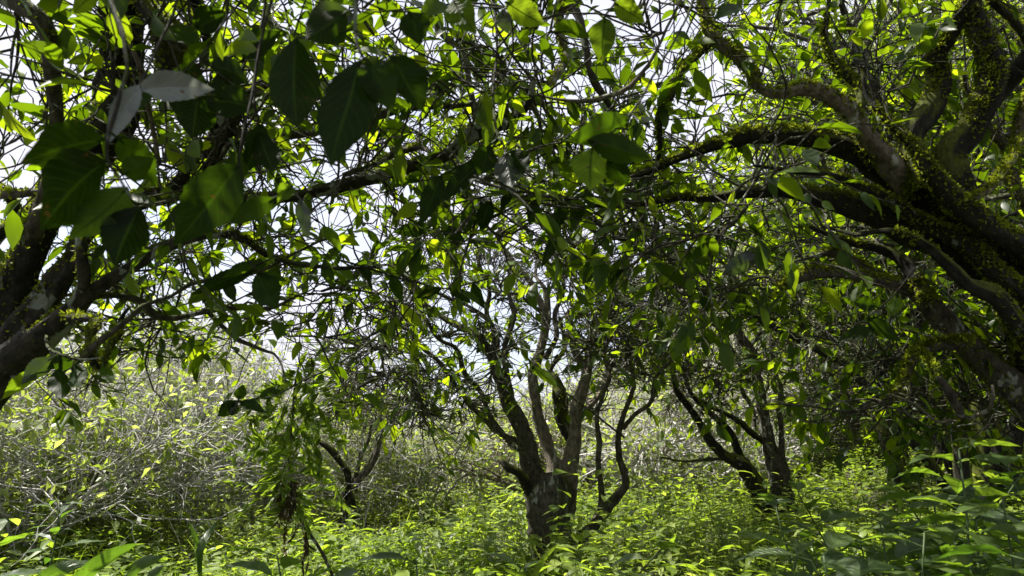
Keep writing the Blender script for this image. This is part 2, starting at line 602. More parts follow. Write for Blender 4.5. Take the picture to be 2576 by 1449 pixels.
gx = np.concatenate([np.linspace(-60, -12, 30), np.linspace(-11.8, 14, 180), np.linspace(14.4, 70, 40)])
gy = np.concatenate([np.linspace(-8, 16, 170), np.linspace(16.5, 90, 60)])
X, Y = np.meshgrid(gx, gy)
Z = H(X, Y)
mb = MB()
nx = len(gx)
ii = np.arange(len(gy) - 1)[:, None] * nx + np.arange(nx - 1)[None]
mb.add(np.stack([X, Y, Z], -1).reshape(-1, 3), np.stack([ii, ii + 1, ii + 1 + nx, ii + nx], -1).reshape(-1, 4))
g = mb.build('ground', MAT['ground'])
g['kind'] = 'structure'
g['label'] = 'dark leaf-littered forest floor rising to the right under the trees'


# ------------------------------------------------------------------ hand-placed trees
def limb_pts(spec, d0, d1, rng, jit=0.12):
    """spec rows (u, v, rpx) -> rows (x,y,z,r)"""
    n = len(spec)
    ds = np.linspace(d0, d1, n)
    if n > 3 and jit:
        ds = ds + jit * np.sin(np.linspace(0, 1, n) * (2 + 3 * rng.rand())) * rng.choice([-1, 1])
    return np.array([np.append(P(u, v, d), r * d / FPX) for (u, v, r), d in zip(spec, ds)])


def build_tree(name, label, cat, limbs, mats, seed, targets, twig_len=(0.12, 0.34), n_twig=1500, n_leaf=2500,
               leaf=(0.05, 0.09), tmpl=T_MID, leafmat='leaf', thick_first=True, moss=0, sec_r=0.010, group=None,
               side_hint=None, base=None, rnd_pow=1.0, subtwig=0.5, twig_r=0.0028, droop=0.0, step=0.035):
    rng = rs(seed)
    cur = []
    for nm, d0, d1, spec in limbs:
        c = catmull(limb_pts(spec, d0, d1, rng), step)
        c[:, :3] += noise1(rng, len(c), 0.006 + 0.0 * c[0, 3], 5)
        c[:, 3] *= 1 + 0.10 * np.clip(noise1(rng, len(c), 1.0, 4)[:, 0], -1, 1)
        if nm == 'limb' and d0 > 4:
            c[:, 3] *= 0.86
        cur.append((nm, c))
    if base is None:
        b = cur[0][1][0, :3].copy()
        b[2] = float(H(b[0], b[1]))
    else:
        b = np.array(base, float)
    root = thing(name, label, cat, b, group)
    nodes_p, nodes_t, nodes_r = [], [], []
    for li, (nm, c) in enumerate(cur):
        m = MB()
        sides = 22 if c[0, 3] > 0.03 else (9 if c[0, 3] > 0.012 else 6)
        tubes(m, c[None, :, :3], c[None, :, 3], sides, 0.10, rng)
        mt = mats[min(li, len(mats) - 1)] if not isinstance(mats, dict) else mats.get(nm, mats.get('*'))
        part = nm.split(':')[0]
        m.build(part, MAT[mt if mt in MAT else 'bark_mid'], root, b)
        nodes_p.append(c[:, :3])
        tt = np.gradient(c[:, :3], axis=0)
        nodes_t.append(norm(tt))
        nodes_r.append(c[:, 3])
    NP, NT, NR = np.vstack(nodes_p), np.vstack(nodes_t), np.concatenate(nodes_r)
    limbP, limbT, limbR = NP, NT, NR
    # secondary branches towards points of the crown volume
    tg = targets(rng)
    rad_pen = np.where(NR > 0.035, 0.25, 0.0)
    dist = np.array([np.min(np.linalg.norm(NP - t, axis=1) + rad_pen) for t in tg])
    tg = tg[np.argsort(dist)]
    K = 14
    bp, br = [], []
    for t in tg:
        dd = np.linalg.norm(NP - t, axis=1) + np.where(NR > 0.035, 0.3, 0.0)
        i = int(np.argmin(dd))
        p, tn, r = NP[i], NT[i], NR[i]
        D = float(np.linalg.norm(t - p))
        if D < 0.05 or D > 4.0:
            continue
        ctrl = p + tn * 0.35 * D + rng.normal(size=3) * 0.12 * D + np.array([0, 0, 0.08 * D])
        s = np.linspace(0, 1, K)[:, None]
        c = (1 - s) ** 2 * p + 2 * s * (1 - s) * ctrl + s ** 2 * t
        wob = np.cumsum(rng.normal(size=(K, 3)), 0) * 1.25
        wob -= s * wob[-1]
        c = c + wob * 0.017 * min(D, 1.2) * 1.3
        r0 = min(0.7 * r, 0.0035 + sec_r * D)
        rr = np.linspace(r0, 0.0022, K)
        bp.append(c)
        br.append(rr)
        NP = np.vstack([NP, c[2:]])
        NT = np.vstack([NT, norm(np.gradient(c, axis=0))[2:]])
        NR = np.concatenate([NR, rr[2:]])
    bp, br = np.array(bp), np.array(br)
    m = MB()
    tubes(m, bp, br, 5, 0.08, rng)
    # twigs
    q, tn, t_, _ = pick(rng, bp, n_twig, 0.15, 1.0)
    dr = tn * 0.9 + rand_dir(rng, n_twig, -.6, .7) * 0.9 + np.array([0, 0, 0.1 - droop])
    ln = rng.uniform(*twig_len, n_twig)
    tp, trd = grow(rng, q, dr, ln, twig_r * rng.uniform(.7, 1.3, n_twig), twig_r * .4, 8, 0.22, (0, 0, 0.02 - droop * .3))
    tubes(m, tp, trd, 4)
    n2 = int(n_twig * subtwig)
    q, tn, t_, _ = pick(rng, tp, n2, 0.2, 0.9)
    sp, srd = grow(rng, q, tn + rand_dir(rng, n2), ln[:n2] * 0.5, twig_r * .7, twig_r * .3, 4, 0.35)
    tubes(m, sp, srd, 3)
    m.build('twigs', MAT['twig'], root, b)
    # leaves
    na = int(n_leaf * 0.7)
    q1, t1, _, _ = pick(rng, tp[:int(len(tp) * .8)], na, 0.5, 1.0)     # leaves sit together towards the twig ends
    q2, t2, _, _ = pick(rng, sp[:int(len(sp) * .7)], n_leaf - na, 0.5, 1.0)
    q, tn = np.vstack([q1, q2]), np.vstack([t1, t2])
    dr = tn * 0.8 + rand_dir(rng, n_leaf) * 0.75 + np.array([0, 0, -0.22])
    nr = rand_dir(rng, n_leaf) * 0.75 + np.array([0, 0, 0.95])
    Lf = rng.uniform(*leaf, n_leaf) * rng.choice([1, 1, 1, .7, 1.15], n_leaf)
    m = MB()
    leaves(m, q, dr, nr, Lf, Lf * rng.uniform(.36, .52, n_leaf), tmpl, rng, rnd=rng.rand(n_leaf) ** rnd_pow)
    m.build('crown', MAT[leafmat], root, b)
    if moss:
        w_ = limbR * (limbR > 0.008) * np.array([1.0 if -100 < q_[0] else .3 for q_ in limbP])
        idx = rng.choice(len(limbP), moss, p=w_ / w_.sum())
        nrm_ = norm(np.array([-.25, 0, .75]) + rand_dir(rng, moss) * 0.85)
        nrm_ = norm(nrm_ - (nrm_ * limbT[idx]).sum(-1, keepdims=True) * limbT[idx])
        # clumps: keep fronds where a slow noise is high
        key = np.sin(limbP[idx] @ np.array([9., 5, 7])) + np.sin(limbP[idx] @ np.array([-4., 11, 6])) + rng.normal(size=moss) * .5
        keep = key > -0.3
        idx, nrm_ = idx[keep], nrm_[keep]
        k = len(idx)
        pos = limbP[idx] + nrm_ * limbR[idx][:, None] * 0.93 + (rng.rand(k, 1) - .5) * limbT[idx] * 0.04
        m = MB()
        ll = rng.uniform(0.006, 0.017, k)
        leaves(m, pos, nrm_ * 0.6 + rand_dir(rng, k) * .8, rand_dir(rng, k), ll, ll * .6, T_FAR, rng, fold=.2, curl=.5)
        m.build('moss', MAT['moss'], root, b)
    return root


def box_targets(*boxes):
    """boxes of (n, u0, u1, v0, v1, d0, d1) in view space; gives world points"""
    def f(rng):
        o = []
        for n, u0, u1, v0, v1, d0, d1 in boxes:
            for _ in range(abs(n)):
                if n < 0:                       # a box of plain metres
                    o.append(np.array([rng.uniform(u0, u1), rng.uniform(v0, v1), rng.uniform(d0, d1)]))
                    continue
                u, v = rng.uniform(u0, u1), rng.uniform(v0, v1)
                if 120 < u < 300 and -120 < v < 170:
                    continue
                o.append(P(u, v, rng.uniform(d0, d1)))
        return np.array(o)
    return f


# --- centre tree
A = [
    ('trunk', 5.0, 5.0, [(1402, 1500, 62), (1400, 1450, 54), (1395, 1380, 52), (1385, 1300, 55), (1378, 1240, 56), (1372, 1195, 46)]),
    ('limb', 4.95, 4.9, [(1350, 1275, 30), (1345, 1215, 31), (1335, 1160, 29), (1320, 1100, 27), (1300, 1050, 24), (1275, 1010, 20), (1262, 960, 17), (1242, 910, 13),
                       (1218, 866, 11), (1205, 846, 10), (1158, 823, 10), (1118, 803, 9), (1065, 763, 6)]),
    ('limb', 5.0, 5.1, [(1388, 1230, 34), (1396, 1183, 27), (1385, 1140, 18), (1372, 1100, 16), (1355, 1050, 15), (1349, 1000, 15), (1340, 950, 14), (1355, 900, 14),
                       (1368, 850, 13), (1373, 800, 13), (1370, 776, 12), (1352, 750, 9), (1338, 716, 9), (1318, 690, 8), (1278, 643, 8), (1255, 606, 6), (1262, 560, 5)]),
    ('limb', 5.1, 5.3, [(1371, 790, 12), (1376, 756, 10), (1368, 723, 7), (1348, 696, 5), (1352, 640, 4)]),
    ('limb', 5.0, 4.8, [(1371, 805, 7), (1358, 783, 6), (1332, 763, 5), (1308, 743, 4), (1270, 735, 3)]),
    ('limb', 5.05, 5.2, [(1418, 1290, 34), (1426, 1243, 29), (1432, 1183, 22), (1445, 1116, 20), (1448, 1066, 17), (1455, 1016, 16), (1468, 976, 15), (1480, 930, 15),
                        (1486, 883, 14), (1488, 843, 12), (1508, 820, 11), (1538, 796, 10), (1555, 770, 8), (1558, 743, 7), (1552, 716, 5), (1570, 670, 4)]),
    ('limb', 5.1, 5.4, [(1478, 930, 12), (1455, 900, 12), (1438, 860, 11), (1432, 816, 10), (1430, 793, 9), (1445, 776, 8), (1475, 743, 6), (1480, 700, 4)]),
    ('limb', 4.9, 4.8, [(1425, 1390, 30), (1448, 1362, 22), (1485, 1333, 18), (1508, 1300, 16), (1542, 1260, 14), (1572, 1226, 12), (1572, 1196, 11), (1556, 1153, 9),
                       (1555, 1100, 8), (1565, 1050, 8), (1592, 973, 6), (1585, 900, 5), (1578, 860, 5), (1628, 783, 4), (1660, 720, 3)]),
    ('limb', 4.87, 5.0, [(1512, 1290, 13), (1513, 1226, 9), (1508, 1183, 8), (1505, 1150, 7), (1508, 1100, 7), (1502, 1050, 6), (1515, 1000, 5), (1540, 940, 4)]),
    ('limb', 4.9, 4.7, [(1340, 1250, 18), (1305, 1190, 13), (1278, 1178, 11), (1255, 1152, 8)]),
    ('limb', 4.9, 4.5, [(1325, 1120, 14), (1258, 1090, 8), (1208, 1043, 7), (1175, 1010, 6), (1148, 973, 6), (1125, 940, 6), (1098, 906, 6), (1058, 873, 6), (1035, 836, 5), (990, 812, 4), (960, 850, 3)]),
    ('limb', 4.95, 5.1, [(1298, 1050, 14), (1275, 950, 10), (1268, 883, 8), (1276, 850, 8), (1292, 800, 8), (1288, 766, 6), (1275, 716, 4), (1290, 650, 3)]),
    ('limb', 4.92, 4.6, [(1262, 960, 12), (1245, 883, 8), (1235, 816, 6), (1185, 773, 5), (1142, 756, 5), (1090, 730, 4), (1030, 700, 3)]),
    ('limb', 4.95, 4.7, [(1330, 1130, 12), (1290, 1120, 9), (1235, 1050, 8), (1210, 990, 8), (1170, 940, 7), (1150, 880, 6), (1100, 850, 5), (1070, 800, 4), (1010, 770, 3)]),
    ('limb', 5.0, 5.2, [(1262, 975, 9), (1240, 930, 9), (1250, 860, 8), (1225, 790, 7), (1232, 730, 6), (1205, 670, 5), (1215, 610, 3)]),
    ('limb', 5.1, 5.4, [(1452, 1050, 12), (1500, 1000, 9), (1530, 940, 8), (1520, 880, 7), (1560, 820, 6), (1610, 770, 5), (1620, 700, 4)]),
    ('limb', 4.9, 4.7, [(1566, 1080, 7), (1600, 1040, 7), (1640, 1010, 6), (1650, 950, 5), (1690, 900, 4), (1700, 840, 3)]),
    ('limb', 5.1, 5.3, [(1372, 900, 9), (1400, 850, 8), (1395, 790, 7), (1420, 730, 6), (1405, 660, 5), (1430, 600, 3)]),
    ('limb', 5.15, 5.6, [(1440, 1110, 16), (1415, 1060, 18), (1410, 1010, 20), (1402, 960, 14), (1385, 930, 8), (1420, 880, 6), (1410, 800, 4)]),
]
build_tree('tea_tree', 'many-stemmed old tea tree with pale lichen-spotted trunk in the centre', 'tree', A,
           ['bark_mid', 'bark_mid', 'bark_pale', 'bark_pale', 'bark_mid', 'bark_pale', 'bark_pale', 'bark_mid', 'bark_mid', 'bark_dark', 'bark_mid', 'bark_mid', 'bark_mid', 'bark_mid', 'bark_mid', 'bark_pale', 'bark_mid', 'bark_mid', 'bark_dark'],
           11, box_targets((30, 850, 1250, 740, 1080, 4.2, 6.2), (70, 1000, 1700, 620, 900, 4.0, 6.6), (25, 1450, 1720, 780, 1060, 4.4, 6.2),
                           (14, 850, 1250, 880, 1120, 4.2, 5.2), (20, 950, 1750, 350, 600, 4.6, 6.6)),
           twig_len=(0.15, 0.5), n_twig=2700, n_leaf=2300, leaf=(0.06, 0.115), moss=5000, sec_r=0.015, twig_r=0.0046, base=None)

# --- right middle tree
B = [
    ('trunk', 6.5, 6.5, [(1975, 1380, 34), (1972, 1300, 29), (1967, 1233, 27), (1958, 1183, 24), (1940, 1133, 17), (1930, 1083, 15), (1920, 1033, 13), (1914, 993, 12),
                        (1904, 943, 12), (1884, 883, 12), (1864, 850, 11), (1850, 816, 9), (1834, 776, 8), (1815, 745, 5), (1800, 690, 4)]),
    ('limb', 6.45, 6.3, [(1968, 1240, 18), (1965, 1133, 9), (1965, 1066, 7), (1960, 1016, 6), (1966, 976, 5), (1950, 933, 5), (1940, 833, 4), (1960, 740, 3)]),
    ('trunk', 6.5, 6.2, [(1945, 1390, 28), (1924, 1300, 23), (1907, 1233, 22), (1884, 1193, 20), (1864, 1166, 18), (1827, 1150, 12), (1800, 1126, 11), (1777, 1093, 10),
                        (1750, 1050, 9), (1727, 1016, 8), (1700, 980, 6), (1690, 920, 4)]),
    ('limb', 6.3, 6.0, [(1850, 1158, 9), (1820, 1153, 6), (1784, 1155, 6), (1717, 1159, 4), (1660, 1150, 3)]),
    ('limb', 6.4, 6.2, [(1868, 1172, 14), (1850, 1116, 11), (1834, 1083, 9), (1800, 1050, 8), (1767, 1022, 7), (1737, 986, 6), (1720, 940, 5), (1680, 900, 4), (1640, 860, 3)]),
    ('limb', 6.5, 6.6, [(1935, 1125, 11), (1915, 1108, 9), (1890, 1090, 9), (1860, 1063, 8), (1827, 1040, 7), (1784, 1020, 6), (1744, 993, 5), (1730, 956, 4)]),
    ('limb', 6.6, 6.9, [(1900, 1100, 8), (1894, 1083, 7), (1894, 1033, 6), (1867, 983, 6), (1860, 920, 5), (1830, 860, 4), (1780, 800, 3)]),
    ('limb', 6.5, 6.8, [(1880, 880, 8), (1920, 820, 6), (1930, 760, 5), (1960, 700, 3)]),
]
build_tree('tea_tree', 'dark twin-trunked tea tree standing right of the central tree', 'tree', B, ['bark_mid', 'bark_mid', 'bark_dark', 'bark_mid', 'bark_dark', 'bark_dark', 'bark_mid'],
           12, box_targets((45, 1650, 2150, 640, 980, 5.5, 8.0), (30, 1650, 2300, 880, 1090, 5.6, 7.5), (15, 1650, 2200, 450, 680, 6.0, 8.0)),
           twig_len=(0.15, 0.5), n_twig=2300, n_leaf=1800, leaf=(0.07, 0.12), moss=2500, sec_r=0.014, twig_r=0.005)

# --- slim left middle tree
C = [
    ('trunk', 8.0, 8.1, [(862, 1350, 13), (866, 1300, 12), (880, 1250, 10), (905, 1205, 9), (935, 1166, 9), (948, 1126, 9), (955, 1076, 8), (958, 1030, 6), (970, 960, 4)]),
    ('limb', 8.0, 7.8, [(868, 1290, 9), (868, 1250, 9), (888, 1210, 7), (900, 1180, 6), (905, 1150, 6), (925, 1110, 5), (935, 1060, 4)]),
    ('limb', 7.9, 7.8, [(872, 1260, 10), (876, 1195, 9), (858, 1163, 9), (833, 1133, 9), (807, 1113, 8), (783, 1100, 5), (770, 1050, 4), (800, 990, 3)]),
    ('limb', 8.0, 7.9, [(890, 1300, 10), (884, 1250, 8), (868, 1215, 6), (850, 1200, 4)]),
]
build_tree('tea_tree', 'slim bent grey tea tree in the sunny clearing left of the central tree', 'tree', C, ['bark_mid', 'bark_mid', 'bark_dark'],
           13, box_targets((22, 760, 1120, 900, 1080, 7.2, 8.8)), twig_len=(0.15, 0.45), n_twig=500, n_leaf=380, leaf=(0.05, 0.09), sec_r=0.012, twig_r=0.0036)

# --- near left tree
D = [
    ('trunk', 2.2, 2.1, [(-560, 1650, 120), (-360, 1330, 105), (-170, 1080, 85), (-60, 985, 62), (-5, 940, 52), (50, 883, 42), (117, 833, 33), (173, 783, 26), (227, 736, 20), (283, 700, 17), (333, 670, 15),
                        (383, 633, 14), (450, 610, 13), (517, 592, 11), (583, 590, 9), (623, 610, 8), (667, 643, 7), (733, 660, 6), (858, 673, 5), (950, 668, 3)]),
    ('limb', 2.2, 1.9, [(-20, 960, 50), (0, 866, 42), (22, 783, 40), (50, 683, 41), (85, 600, 39), (130, 500, 42), (215, 400, 48), (285, 290, 50), (300, 150, 48), (300, 50, 43), (285, -80, 38), (260, -300, 30)]),
    ('limb', 2.15, 1.95, [(10, 920, 40), (33, 866, 38), (100, 776, 36), (150, 700, 33), (187, 650, 24), (205, 600, 20), (260, 540, 22), (330, 510, 24), (400, 492, 22), (480, 485, 18), (560, 500, 16),
                         (650, 498, 15), (760, 490, 15), (859, 470, 15), (942, 445, 16), (1025, 417, 15), (1109, 397, 15), (1152, 367, 17), (1192, 335, 20), (1259, 315, 15), (1309, 283, 12), (1332, 250, 8), (1350, 180, 5)]),
    ('limb', 2.1, 2.1, [(185, 790, 18), (203, 740, 15), (210, 683, 15), (200, 620, 12), (215, 540, 10)]),
    ('limb', 2.05, 2.3, [(225, 750, 10), (270, 742, 9), (317, 746, 9), (360, 766, 9), (393, 796, 9), (427, 803, 8), (467, 796, 7), (517, 786, 7), (583, 776, 7), (633, 776, 6), (690, 772, 5), (760, 740, 3)]),
    ('limb', 2.2, 2.2, [(525, 788, 6), (567, 830, 5), (600, 856, 5), (650, 876, 4), (700, 900, 3), (720, 960, 2)]),
    ('limb', 1.95, 1.85, [(175, 800, 12), (247, 805, 10), (233, 836, 10), (227, 876, 9), (233, 910, 9), (250, 930, 9), (267, 900, 8), (283, 866, 8), (300, 843, 8), (300, 810, 6), (320, 780, 4)]),
    ('limb', 1.8, 2.1, [(150, 945, 4), (187, 913, 6), (217, 893, 9), (267, 850, 8), (317, 816, 7), (360, 773, 6), (433, 750, 5), (483, 716, 6), (567, 700, 6), (650, 683, 5), (740, 640, 4), (820, 600, 3)]),
    ('limb', 2.3, 2.2, [(-60, 640, 25), (-10, 590, 20), (33, 566, 15), (40, 520, 12), (10, 480, 11)]),
    ('limb', 2.3, 2.0, [(-60, 510, 12), (0, 496, 11), (67, 486, 8), (130, 478, 6)]),
    ('limb', 1.8, 1.9, [(-70, -60, 24), (17, -10, 22), (67, 20, 22), (110, 57, 22), (127, 100, 20), (130, 167, 19), (138, 233, 17), (143, 300, 16), (140, 400, 18), (110, 520, 20), (80, 600, 22)]),
    ('limb', 2.0, 2.0, [(320, -40, 24), (383, 40, 28), (427, 80, 40), (430, 140, 42), (450, 210, 36), (500, 270, 32), (560, 305, 34), (540, 370, 28), (490, 430, 24), (440, 480, 22)]),
    ('limb', 1.9, 2.0, [(565, 300, 30), (617, 250, 17), (667, 207, 13), (700, 160, 10), (760, 100, 8), (800, 20, 7), (820, -60, 6)]),
    ('limb', 1.95, 1.8, [(560, 295, 24), (567, 210, 13), (533, 133, 13), (510, 67, 13), (490, 0, 14), (480, -60, 14)]),
    ('limb', 1.7, 1.8, [(280, -20, 6), (300, 50, 7), (327, 117, 7), (357, 177, 8), (362, 230, 7), (380, 300, 6), (400, 400, 5)]),
    ('limb', 1.75, 1.8, [(395, 40, 6), (430, 100, 10), (467, 153, 13), (493, 193, 11), (530, 250, 10)]),
    ('limb', 2.0, 2.1, [(859, 437, 6), (942, 413, 7), (985, 387, 9), (1025, 373, 10), (1060, 368, 8), (1085, 383, 6), (1130, 385, 6)]),
    ('limb', 2.1, 2.3, [(1205, 330, 9), (1199, 283, 8), (1185, 217, 8), (1175, 167, 8), (1165, 127, 8), (1132, 103, 7), (1105, 77, 9), (1095, 33, 11), (1090, -20, 12), (1080, -120, 12)]),
    ('limb', 2.1, 2.5, [(560, 320, 18), (660, 345, 12), (760, 340, 10), (860, 310, 12), (950, 290, 11), (1030, 270, 8), (1120, 270, 6), (1220, 262, 5), (1320, 240, 4)]),
]
build_tree('leaning_tea_tree', 'large leaning tree with dark mossy limbs filling the left edge', 'tree', D,
           ['bark_lichen', 'bark_dark', 'bark_lichen', 'bark_lichen', 'bark_mid', 'twig', 'bark_dark', 'bark_mid', 'bark_dark', 'bark_mid', 'bark_mid', 'bark_dark', 'bark_mid', 'bark_dark', 'bark_pale', 'bark_pale', 'bark_mid', 'bark_mid', 'bark_mid'],
           14, box_targets((60, -60, 700, -150, 420, 1.6, 3.4), (60, 500, 1300, 200, 620, 1.6, 3.4), (55, 300, 1100, 560, 860, 2.2, 3.6), (30, 0, 450, 600, 900, 2.2, 3.2),
                           (80, 200, 1500, -400, 250, 1.6, 3.4), (20, -400, 1300, -1500, -200, 1.6, 3.8), (-150, -1.8, 0.4, 0.4, 1.4, 1.95, 2.8), (-70, -3.5, 0.5, -2.5, 0.3, 1.4, 3.6)),  # metre boxes: unseen crown added overhead and behind the camera for shade
           twig_len=(0.15, 0.55), n_twig=2600, n_leaf=8200, leaf=(0.045, 0.10), rnd_pow=1.6, moss=30000, sec_r=0.014, twig_r=0.0036)

# --- near right mossy tree
E = [
    ('trunk', 2.5, 2.2, [(3050, 1650, 200), (2900, 1300, 170), (2760, 1000, 130), (2660, 820, 92), (2560, 710, 68), (2470, 620, 60), (2390, 545, 54), (2310, 475, 46), (2240, 425, 42), (2150, 375, 30), (2050, 348, 25),
                        (1950, 342, 22), (1880, 347, 19), (1800, 367, 15), (1730, 388, 12), (1660, 420, 9), (1590, 445, 6), (1500, 450, 4)]),
    ('limb', 2.2, 2.0, [(2620, 660, 34), (2480, 560, 29), (2400, 500, 27), (2335, 430, 22), (2300, 375, 16), (2230, 300, 10), (2180, 240, 6), (2170, 180, 3)]),
    ('limb', 2.1, 2.0, [(2640, 790, 30), (2510, 690, 24), (2420, 610, 21), (2330, 565, 16), (2240, 500, 12), (2160, 470, 10), (2080, 440, 8), (1990, 430, 6), (1900, 415, 4)]),
    ('limb', 2.0, 2.1, [(2660, 950, 28), (2560, 820, 22), (2500, 750, 20), (2430, 720, 16), (2370, 655, 13), (2300, 600, 10), (2230, 580, 7), (2150, 592, 5), (2080, 570, 3)]),
    ('limb', 2.6, 2.5, [(2640, 600, 16), (2560, 480, 14), (2540, 380, 12), (2500, 330, 10), (2440, 250, 7), (2420, 180, 5)]),
    ('limb', 2.2, 2.35, [(2290, 460, 36), (2200, 370, 26), (2157, 310, 20), (2134, 277, 20), (2084, 243, 18), (2034, 222, 18), (2000, 230, 15), (1944, 240, 12), (1905, 215, 11), (1897, 190, 12), (1867, 150, 13), (1834, 123, 14),
                        (1784, 83, 13), (1774, 50, 10), (1760, 0, 8), (1740, -60, 7)]),
    ('limb', 2.2, 2.3, [(2200, 400, 20), (2152, 333, 14), (2162, 270, 10), (2160, 233, 10), (2148, 207, 12), (2117, 180, 12), (2097, 157, 10), (2077, 117, 8), (2074, 67, 7), (2084, 17, 6), (2090, -60, 5)]),
    ('limb', 2.15, 2.2, [(2320, 470, 42), (2286, 350, 30), (2317, 300, 28), (2350, 233, 26), (2358, 183, 23), (2352, 143, 19), (2384, 100, 15), (2410, 50, 13), (2434, 0, 14), (2450, -80, 12)]),
    ('limb', 2.2, 2.4, [(2400, 530, 52), (2386, 390, 36), (2434, 333, 29), (2467, 267, 28), (2494, 200, 28), (2484, 133, 26), (2460, 67, 24), (2446, 10, 22), (2430, -80, 20), (2400, -250, 16)]),
    ('limb', 2.3, 2.4, [(2440, 330, 26), (2490, 260, 24), (2550, 190, 24), (2620, 120, 22)]),
    ('limb', 2.0, 2.0, [(2640, 180, 12), (2590, 240, 12), (2564, 300, 11), (2557, 350, 10), (2544, 400, 10), (2517, 440, 10), (2494, 473, 9), (2450, 500, 8)]),
    ('limb', 2.5, 2.6, [(2470, -40, 9), (2500, 0, 9), (2534, 33, 9), (2564, 73, 10), (2610, 130, 12)]),
    ('limb', 2.4, 2.2, [(2500, 700, 60), (2380, 620, 44), (2260, 565, 36), (2150, 520, 28), (2060, 492, 22), (1980, 477, 18), (1900, 482, 15), (1830, 492, 12), (1760, 500, 10), (1700, 497, 8), (1600, 515, 6), (1480, 520, 4), (1380, 545, 3)]),
    ('limb', 2.8, 2.7, [(2700, 1010, 40), (2640, 880, 34), (2570, 790, 30), (2517, 752, 28), (2467, 710, 25), (2417, 670, 20), (2370, 640, 16)]),
    ('limb', 2.4, 2.2, [(2800, 1250, 90), (2650, 1060, 60), (2550, 980, 42), (2480, 915, 32), (2450, 883, 28), (2400, 833, 26), (2350, 783, 26), (2317, 735, 24), (2250, 710, 19), (2184, 690, 15), (2134, 652, 13), (2084, 636, 9), (2034, 650, 5), (1980, 660, 3)]),
    ('limb', 2.2, 2.1, [(2250, 712, 16), (2190, 700, 15), (2134, 685, 14), (2050, 683, 14), (2000, 703, 11), (1967, 726, 8), (1930, 700, 5), (1880, 710, 4), (1800, 745, 3), (1717, 738, 3)]),
    ('limb', 2.3, 2.3, [(2330, 750, 20), (2284, 670, 18), (2234, 633, 13), (2184, 616, 10), (2120, 605, 7), (2040, 570, 5)]),
    ('limb', 2.2, 2.1, [(2430, 865, 22), (2390, 862, 18), (2334, 873, 13), (2300, 900, 13), (2284, 943, 10), (2267, 963, 8), (2240, 1000, 5)]),
    ('limb', 2.2, 2.2, [(2310, 885, 9), (2340, 910, 8), (2355, 935, 8), (2384, 976, 10), (2417, 1033, 10), (2420, 1056, 7)]),
    ('limb', 2.2, 2.0, [(2418, 1052, 6), (2450, 1046, 6), (2484, 1033, 5), (2494, 1006, 4), (2500, 970, 3)]),
    ('limb', 2.2, 2.0, [(2418, 1055, 4), (2384, 1060, 3), (2350, 1060, 3), (2300, 1016, 3), (2240, 990, 2)]),
    ('limb', 2.6, 2.3, [(2640, 1080, 34), (2590, 930, 26), (2560, 850, 20), (2530, 800, 14)]),
    ('limb', 2.3, 2.2, [(1800, 90, 12), (1750, 140, 9), (1715, 170, 8), (1690, 233, 9), (1660, 300, 8), (1662, 345, 7), (1655, 400, 5)]),
    ('limb', 2.4, 2.4, [(1440, -60, 20), (1425, 0, 20), (1409, 33, 11), (1412, 83, 9), (1425, 133, 10), (1419, 160, 9), (1392, 200, 9), (1359, 250, 8), (1330, 275, 7)]),
    ('limb', 2.4, 2.5, [(1432, 0, 14), (1459, 50, 10), (1469, 100, 9), (1479, 150, 10), (1492, 200, 11), (1519, 240, 9), (1552, 290, 6), (1600, 330, 4)]),
    ('limb', 2.0, 2.1, [(1720, -20, 3), (1675, 67, 4), (1652, 127, 4), (1609, 193, 5), (1559, 233, 6), (1492, 250, 5), (1425, 250, 4), (1359, 233, 3)]),
]
build_tree('mossy_tea_tree', 'massive moss-covered tree leaning in from the right edge', 'tree', E,
           ['bark_dark', 'bark_dark', 'bark_dark', 'bark_dark', 'bark_mid', 'bark_pale', 'bark_dark', 'bark_dark', 'bark_dark', 'bark_dark', 'bark_pale', 'bark_dark', 'bark_dark', 'bark_pale', 'bark_mid', 'bark_mid', 'bark_dark', 'bark_mid', 'bark_mid', 'bark_pale', 'bark_pale', 'bark_dark',
            'bark_dark', 'bark_pale', 'bark_mid', 'bark_pale'],
           15, box_targets((46, 1300, 2000, 300, 640, 1.8, 3.6), (60, 1600, 2500, 560, 950, 2.5, 3.8), (60, 1300, 2550, -50, 350, 2.0, 3.8), (40, 2150, 2600, 850, 1050, 2.4, 3.4),
                           (30, 1200, 2700, -700, 0, 2.2, 4.0), (20, 1200, 3000, -1500, -300, 1.6, 3.4), (-80, -0.3, 3.5, -2.5, 0.3, 1.2, 3.6), (-40, 0.3, 1.6, 0.2, 1.3, 2.0, 2.8)),  # last two boxes: crown added out of view to darken the foreground
           twig_len=(0.15, 0.55), n_twig=2500, n_leaf=7600, leaf=(0.045, 0.10), rnd_pow=1.6, moss=190000, sec_r=0.014, twig_r=0.0036)


